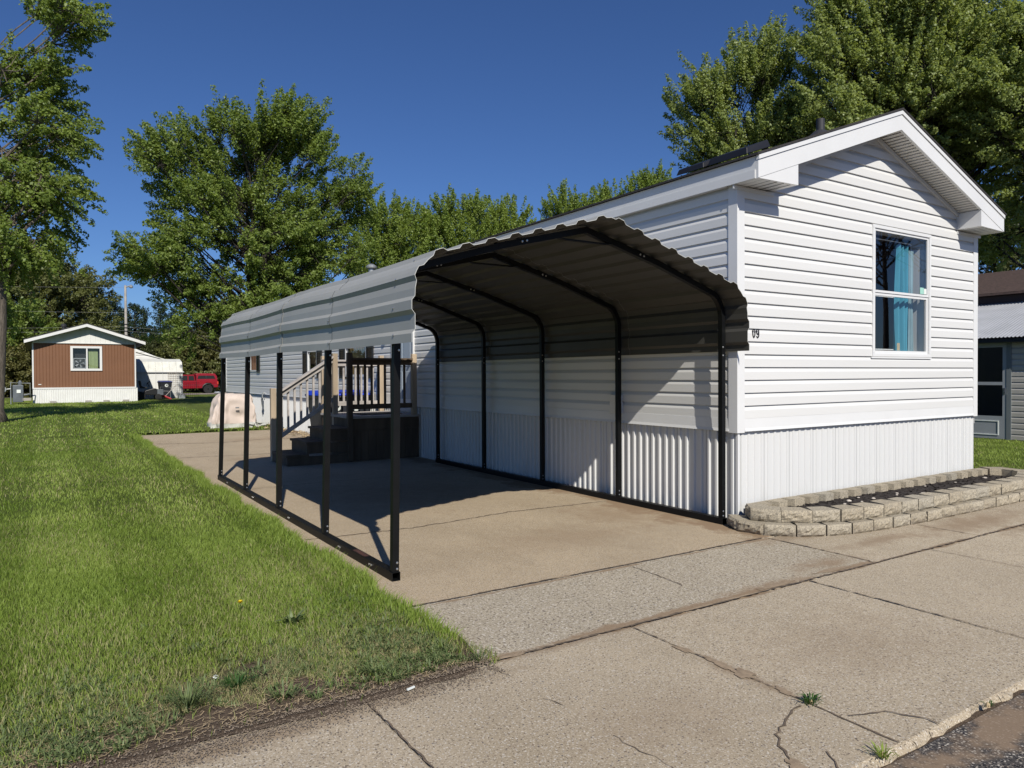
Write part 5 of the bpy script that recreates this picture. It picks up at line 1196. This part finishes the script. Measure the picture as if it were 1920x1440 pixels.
def grass(name, N, d0, d1, h, wdt, seed, label, fi, fo):
    V, b, tone, n, x, y = blades(N, d0, d1, h, wdt, seed, fi, fo)
    rg = np.random.default_rng(seed+1); dry = rg.random(n) < np.clip(.10+.14*vnoise(x, y, 2.5, 19)+.06*vnoise(x, y, .8, 29)+.34*np.exp(-((y-SW0)/1.0)**2)*(x < 0), 0, .65)
    for mk, mt, nm in ((~dry, 'grass_blade', name), (dry, 'grass_dry', 'dry_'+name)):
        idx = np.where(mk)[0]; Vs = V.reshape(-1, 5, 3)[idx].reshape(-1, 3); bb = np.arange(len(idx))*5
        tris = np.concatenate([np.stack([bb, bb+1, bb+2], 1), np.stack([bb, bb+2, bb+3], 1), np.stack([bb+3, bb+2, bb+4], 1)])
        o = npmesh(nm, Vs, tris, mt, None, np.tile(tone[idx], 3)); tag(o, label if mk is not dry else 'straw coloured dead blades mixed into the '+label.split(' on ')[0], 'grass', kind='stuff')
grass('grass', 560000, 2.3, 8.5, .040, .0032, 101, 'short green lawn grass on the near left', (0, .1), (5.5, 8.5))
grass('grass', 330000, 5.5, 19.0, .046, .0066, 103, 'mown green lawn grass on the middle distance beside the driveway', (5.5, 8.5), (13, 19))
grass('grass', 190000, 13.0, 46.0, .060, .022, 105, 'mown green lawn grass on the far lawn', (13, 19), (44, 46))
# taller fringe against the driveway edge
rg = np.random.default_rng(5); n = 16000
def fringe(x, y, h, w_, name, label, mat='grass_blade', lean=None):
    n = len(x); hh2 = h*rg.uniform(.4, 1.3, n); a = rg.uniform(0, 6.28, n); la = rg.uniform(0, 6.28, n); ln = hh2*rg.uniform(.2, .7, n)
    dx, dy = np.cos(la)*ln, np.sin(la)*ln
    if lean is not None: dx += lean[0]*hh2; dy += lean[1]*hh2
    S = np.stack([np.cos(a)*w_/2, np.sin(a)*w_/2, np.zeros(n)], 1); P = np.stack([x, y, np.full(n, .006)], 1); M = np.stack([x+dx*.4, y+dy*.4, hh2*.6], 1); Tt = np.stack([x+dx, y+dy, hh2*.95], 1)
    V = np.stack([P-S, P+S, M+S*.8, M-S*.8, Tt], 1).reshape(-1, 3); b = np.arange(n)*5
    return V, np.concatenate([np.stack([b, b+1, b+2], 1), np.stack([b, b+2, b+3], 1), np.stack([b+3, b+2, b+4], 1)]), np.tile(rg.random(n), 3)
y = rg.uniform(-1.3, 15.3, n); x = -.20-np.abs(rg.normal(size=n))*.06+.03*vnoise(y, y, 3, 71)+.03*np.sin(y*3.1)+.02*np.sin(y*7.7+1)
V, F_, r = fringe(x, y, .085, .005, '', '', lean=(.15, 0)); o = npmesh('grass', V, F_, 'grass_blade', None, r); tag(o, 'taller uncut grass fringe along the driveway edge', 'grass', kind='stuff')
# weedy patch near the pavement corner: tufts of broader blades
def tuft(cx, cy, n, h, w_, spread, rg):
    a = rg.uniform(0, 6.28, n); r = np.abs(rg.normal(size=n))*spread*.25; x = cx+np.cos(a)*r; y = cy+np.sin(a)*r; hh2 = h*rg.uniform(.5, 1.15, n); ln = hh2*rg.uniform(.3, 1.25, n)
    dx, dy = np.cos(a)*ln, np.sin(a)*ln; S = np.stack([-np.sin(a)*w_/2, np.cos(a)*w_/2, np.zeros(n)], 1)*rg.uniform(.6, 1.4, (n, 1))
    P = np.stack([x, y, np.full(n, .004)], 1); M = np.stack([x+dx*.45, y+dy*.45, hh2*.62], 1); Tt = np.stack([x+dx, y+dy, hh2*rg.uniform(.45, .95, n)], 1)
    V = np.stack([P-S*.7, P+S*.7, M+S, M-S, Tt], 1).reshape(-1, 3); b = np.arange(n)*5
    return V, np.concatenate([np.stack([b, b+1, b+2], 1), np.stack([b, b+2, b+3], 1), np.stack([b+3, b+2, b+4], 1)]), np.tile(rg.random(n), 3)
def join(L_):
    V = []; F2 = []; R_ = []; o = 0
    for v, f, r in L_: V.append(v); F2.append(f+o); R_.append(r); o += len(v)
    return np.concatenate(V), np.concatenate(F2), np.concatenate(R_)
L_ = []
while len(L_) < 1000:
    x = rg.uniform(-2.3, -.28); y = SW0+.03+abs(rg.normal())*.55
    if (x > -.75 and rg.random() < .6) or rg.random() < .75*(.35+.6*vnoise(np.array([x]), np.array([y]), 5, 33)[0]): L_.append(tuft(x, y, rg.integers(7, 18), rg.uniform(.025, .060), .0055, .05, rg))
V, F_, r = join(L_); o = npmesh('weeds', V, F_, 'weed_leaf', None, r); tag(o, 'coarse crabgrass and weeds thinning into bare soil by the pavement', 'weeds', kind='stuff')
def plant(name, label, cat, x, y, n, h, w_, spread, mat, seed):
    T = thing(name, label, cat, (x, y, 0)); V, F_, r = tuft(x, y, n, h, w_, spread, np.random.default_rng(seed)); npmesh('leaves', V, F_, mat, T, r); MB().lathe((x, y, .0), [(.012, 0), (.009, .012), (.004, .02)], 8).build('root_crown', 'weed_dark' if False else 'straw', T); return T
plant('weed', 'spiky green weed growing in the sidewalk joint above the broken corner', 'weed', .755, -2.86, 46, .055, .007, .10, 'weed_dark', 1)
plant('weed', 'small bright green weed at the sidewalk edge beside the asphalt', 'weed', .585, -3.29, 60, .045, .005, .08, 'grass_blade', 2)
plant('weed', 'thin weed sprig at the corner where lawn, driveway apron and sidewalk meet', 'weed', -.245, -1.635, 22, .09, .004, .07, 'weed_leaf', 3)
plant('grass_tuft', 'dark green grass tuft standing alone in the bare soil', 'grass tuft', -1.36, -1.27, 150, .075, .0035, .14, 'weed_dark', 4)
plant('grass_tuft', 'tall light green grass tuft left of the dark one in the soil', 'grass tuft', -1.585, -1.36, 150, .12, .005, .18, 'weed_leaf', 5)
plant('weed', 'wide crabgrass clump sprawling right of the dark tuft', 'weed', -1.21, -1.50, 90, .06, .007, .20, 'weed_leaf', 6)
plant('weed', 'broad leaved dandelion rosette in the lawn near the driveway apron', 'weed', -.90, -.56, 26, .10, .022, .06, 'weed_leaf', 7)
plant('weed', 'crabgrass clump spreading at the pavement edge beside the white scrap', 'weed', -.76, -1.50, 90, .07, .007, .18, 'weed_leaf', 8)
plant('weed', 'tiny green weed at the chipped sidewalk lip beside the asphalt on the right', 'weed', 1.38, -3.31, 24, .03, .004, .05, 'weed_dark', 9)
df = thing('dandelion', 'single yellow dandelion flower in the lawn', 'flower', (-1.107, -.173, 0)); MB().tube([(-1.107, -.173, 0), (-1.105, -.175, .075)], .002, 5).build('stem', 'weed_leaf', df)
m = MB(); 
for k in range(46):
    a = k*2.4; e = .9-.9*(k/46); c, s = math.cos(a)*math.cos(e), math.sin(a)*math.cos(e); q = Vector((-1.105, -.175, .075)); t_ = Vector((c, s, .25+math.sin(e)))*.017; nn = Vector((-s, c, 0)).normalized()*.0022
    m.add([q-nn, q+nn, q+t_+nn, q+t_-nn], [(0, 1, 2, 3)])
m.build('petals', 'dandelion', df)
o = MB().obox((-.683, -1.743, .012), (.045, .010, .008), rz=.3).build('litter', 'sticker_white', None, bevel=.001); tag(o, 'small white scrap lying on the sidewalk edge', 'litter')
m = MB(); 
for k in range(5): m.obox((-1.431+.008*math.cos(k*2), -1.132+.007*math.sin(k*2.4), .02+.003*k), (.018, .010, .001), rz=k, rx=.5*math.sin(k*3), ry=.6*math.cos(k))
o = m.build('litter', ['sticker_white']); tag(o, 'crumpled white paper bit on the bare soil', 'litter')
# straw and dead stems over the soil
N = 1500; x = rg.uniform(-2.3, -.3, N); y = SW0-.02+np.abs(rg.normal(size=N))*.30; ang = rg.normal(size=N)*.9+.25; ln = rg.uniform(.005, .024, N); ln[:60] *= 2.6
du = np.c_[np.cos(ang)*ln, np.sin(ang)*ln, rg.uniform(-.05, .12, N)*ln]; dv = np.c_[-np.sin(ang), np.cos(ang), np.zeros(N)]*rg.uniform(.0007, .0015, N)[:, None]; c = np.c_[x, y, np.full(N, .014)+rg.uniform(0, .01, N)]
V = np.stack([c-du-dv, c+du-dv, c+du+dv, c-du+dv], 1).reshape(-1, 3); o = npmesh('straw', V, np.arange(4*N).reshape(-1, 4), 'straw', None, rg.random(N)); tag(o, 'dry straw and dead stems scattered on the bare soil', 'straw', kind='stuff')
# soil crumbs and grit strewn over the pavement edge
N = 22000; x = rg.uniform(-4.5, -.2, N); y = SW0-.03-.05*np.clip((-x-.25)/.6, 0, 1)+rg.normal(size=N)*.065-.04*vnoise(x, x*0, 6, 81); ang = rg.uniform(0, 6.28, N); ln = rg.uniform(.001, .0038, N)
du = np.c_[np.cos(ang)*ln, np.sin(ang)*ln, rg.uniform(-.6, .6, N)*ln]; dv = np.c_[-np.sin(ang), np.cos(ang), rg.uniform(-.6, .6, N)]*(ln*.8)[:, None]; c = np.c_[x, y, .006+.010*(y > SW0-.05)]
V = np.stack([c-du-dv, c+du-dv, c+du+dv, c-du+dv], 1).reshape(-1, 3); o = npmesh('soil_crumbs', V, np.arange(4*N).reshape(-1, 4), 'crumb', None, rg.random(N)); tag(o, 'brown soil crumbs strewn along the sidewalk edge', 'soil crumbs', kind='stuff')
# flattened dead thatch between the weeds
n = 26000; y = SW0-.02+np.abs(rg.normal(size=n))*.42; x = -.22-np.abs(rg.normal(size=n))*1.15; bare = vnoise(x, y, 4.5, 61)+.5*vnoise(x, y, 13, 62)-1.1*np.clip((y-SW0-.22)/.35, -.6, 1)+.35*(x > -1.9)-.55*(x > -.75); k = (x > -3.6) & inlawn(x, y+.02) & (rg.random(n) > 1.25*sm(-.15, .35, bare)); x, y = x[k], y[k]
V, F_, r = fringe(x, y, .032, .0030, '', ''); o = npmesh('thatch', V, F_, 'grass_dry', None, r); tag(o, 'flattened straw coloured thatch between the weeds near the pavement', 'dead grass', kind='stuff')
n = 16000; y = SW0+.02+np.abs(rg.normal(size=n))*.40; x = -.24-np.abs(rg.normal(size=n))*1.0; k = (x > -3.6) & inlawn(x, y) & (vnoise(x, y, 7, 55) > -.1) & (vnoise(x, y, 4.5, 61)+.5*vnoise(x, y, 13, 62)-1.1*np.clip((y-SW0-.22)/.35, -.6, 1)+.35*(x > -1.9)-.55*(x > -.75) < .0); x, y = x[k], y[k]
V, F_, r = fringe(x, y, .036, .0042, '', ''); o = npmesh('weeds', V, F_, 'weed_leaf', None, r); tag(o, 'low grey green clover and weeds covering the worn lawn corner', 'weeds', kind='stuff')
# leaf litter at the foot of the long wall by the tarp
N = 700; x = rg.uniform(3.0, 3.6, N); y = rg.uniform(8.8, 23, N); ang = rg.uniform(0, 6.28, N); ln = rg.uniform(.02, .06, N); du = np.c_[np.cos(ang)*ln, np.sin(ang)*ln, rg.uniform(-.3, .3, N)*ln]; dv = np.c_[-np.sin(ang), np.cos(ang), rg.uniform(-.4, .4, N)]*(ln*.5)[:, None]; c = np.c_[x, y, np.full(N, .03)]
V = np.stack([c-du-dv, c+du-dv, c+du+dv, c-du+dv], 1).reshape(-1, 3); o = npmesh('leaf_litter', V, np.arange(4*N).reshape(-1, 4), 'straw', None, rg.random(N)); tag(o, 'dead leaves gathered along the foot of the white home wall', 'leaf litter', kind='stuff')
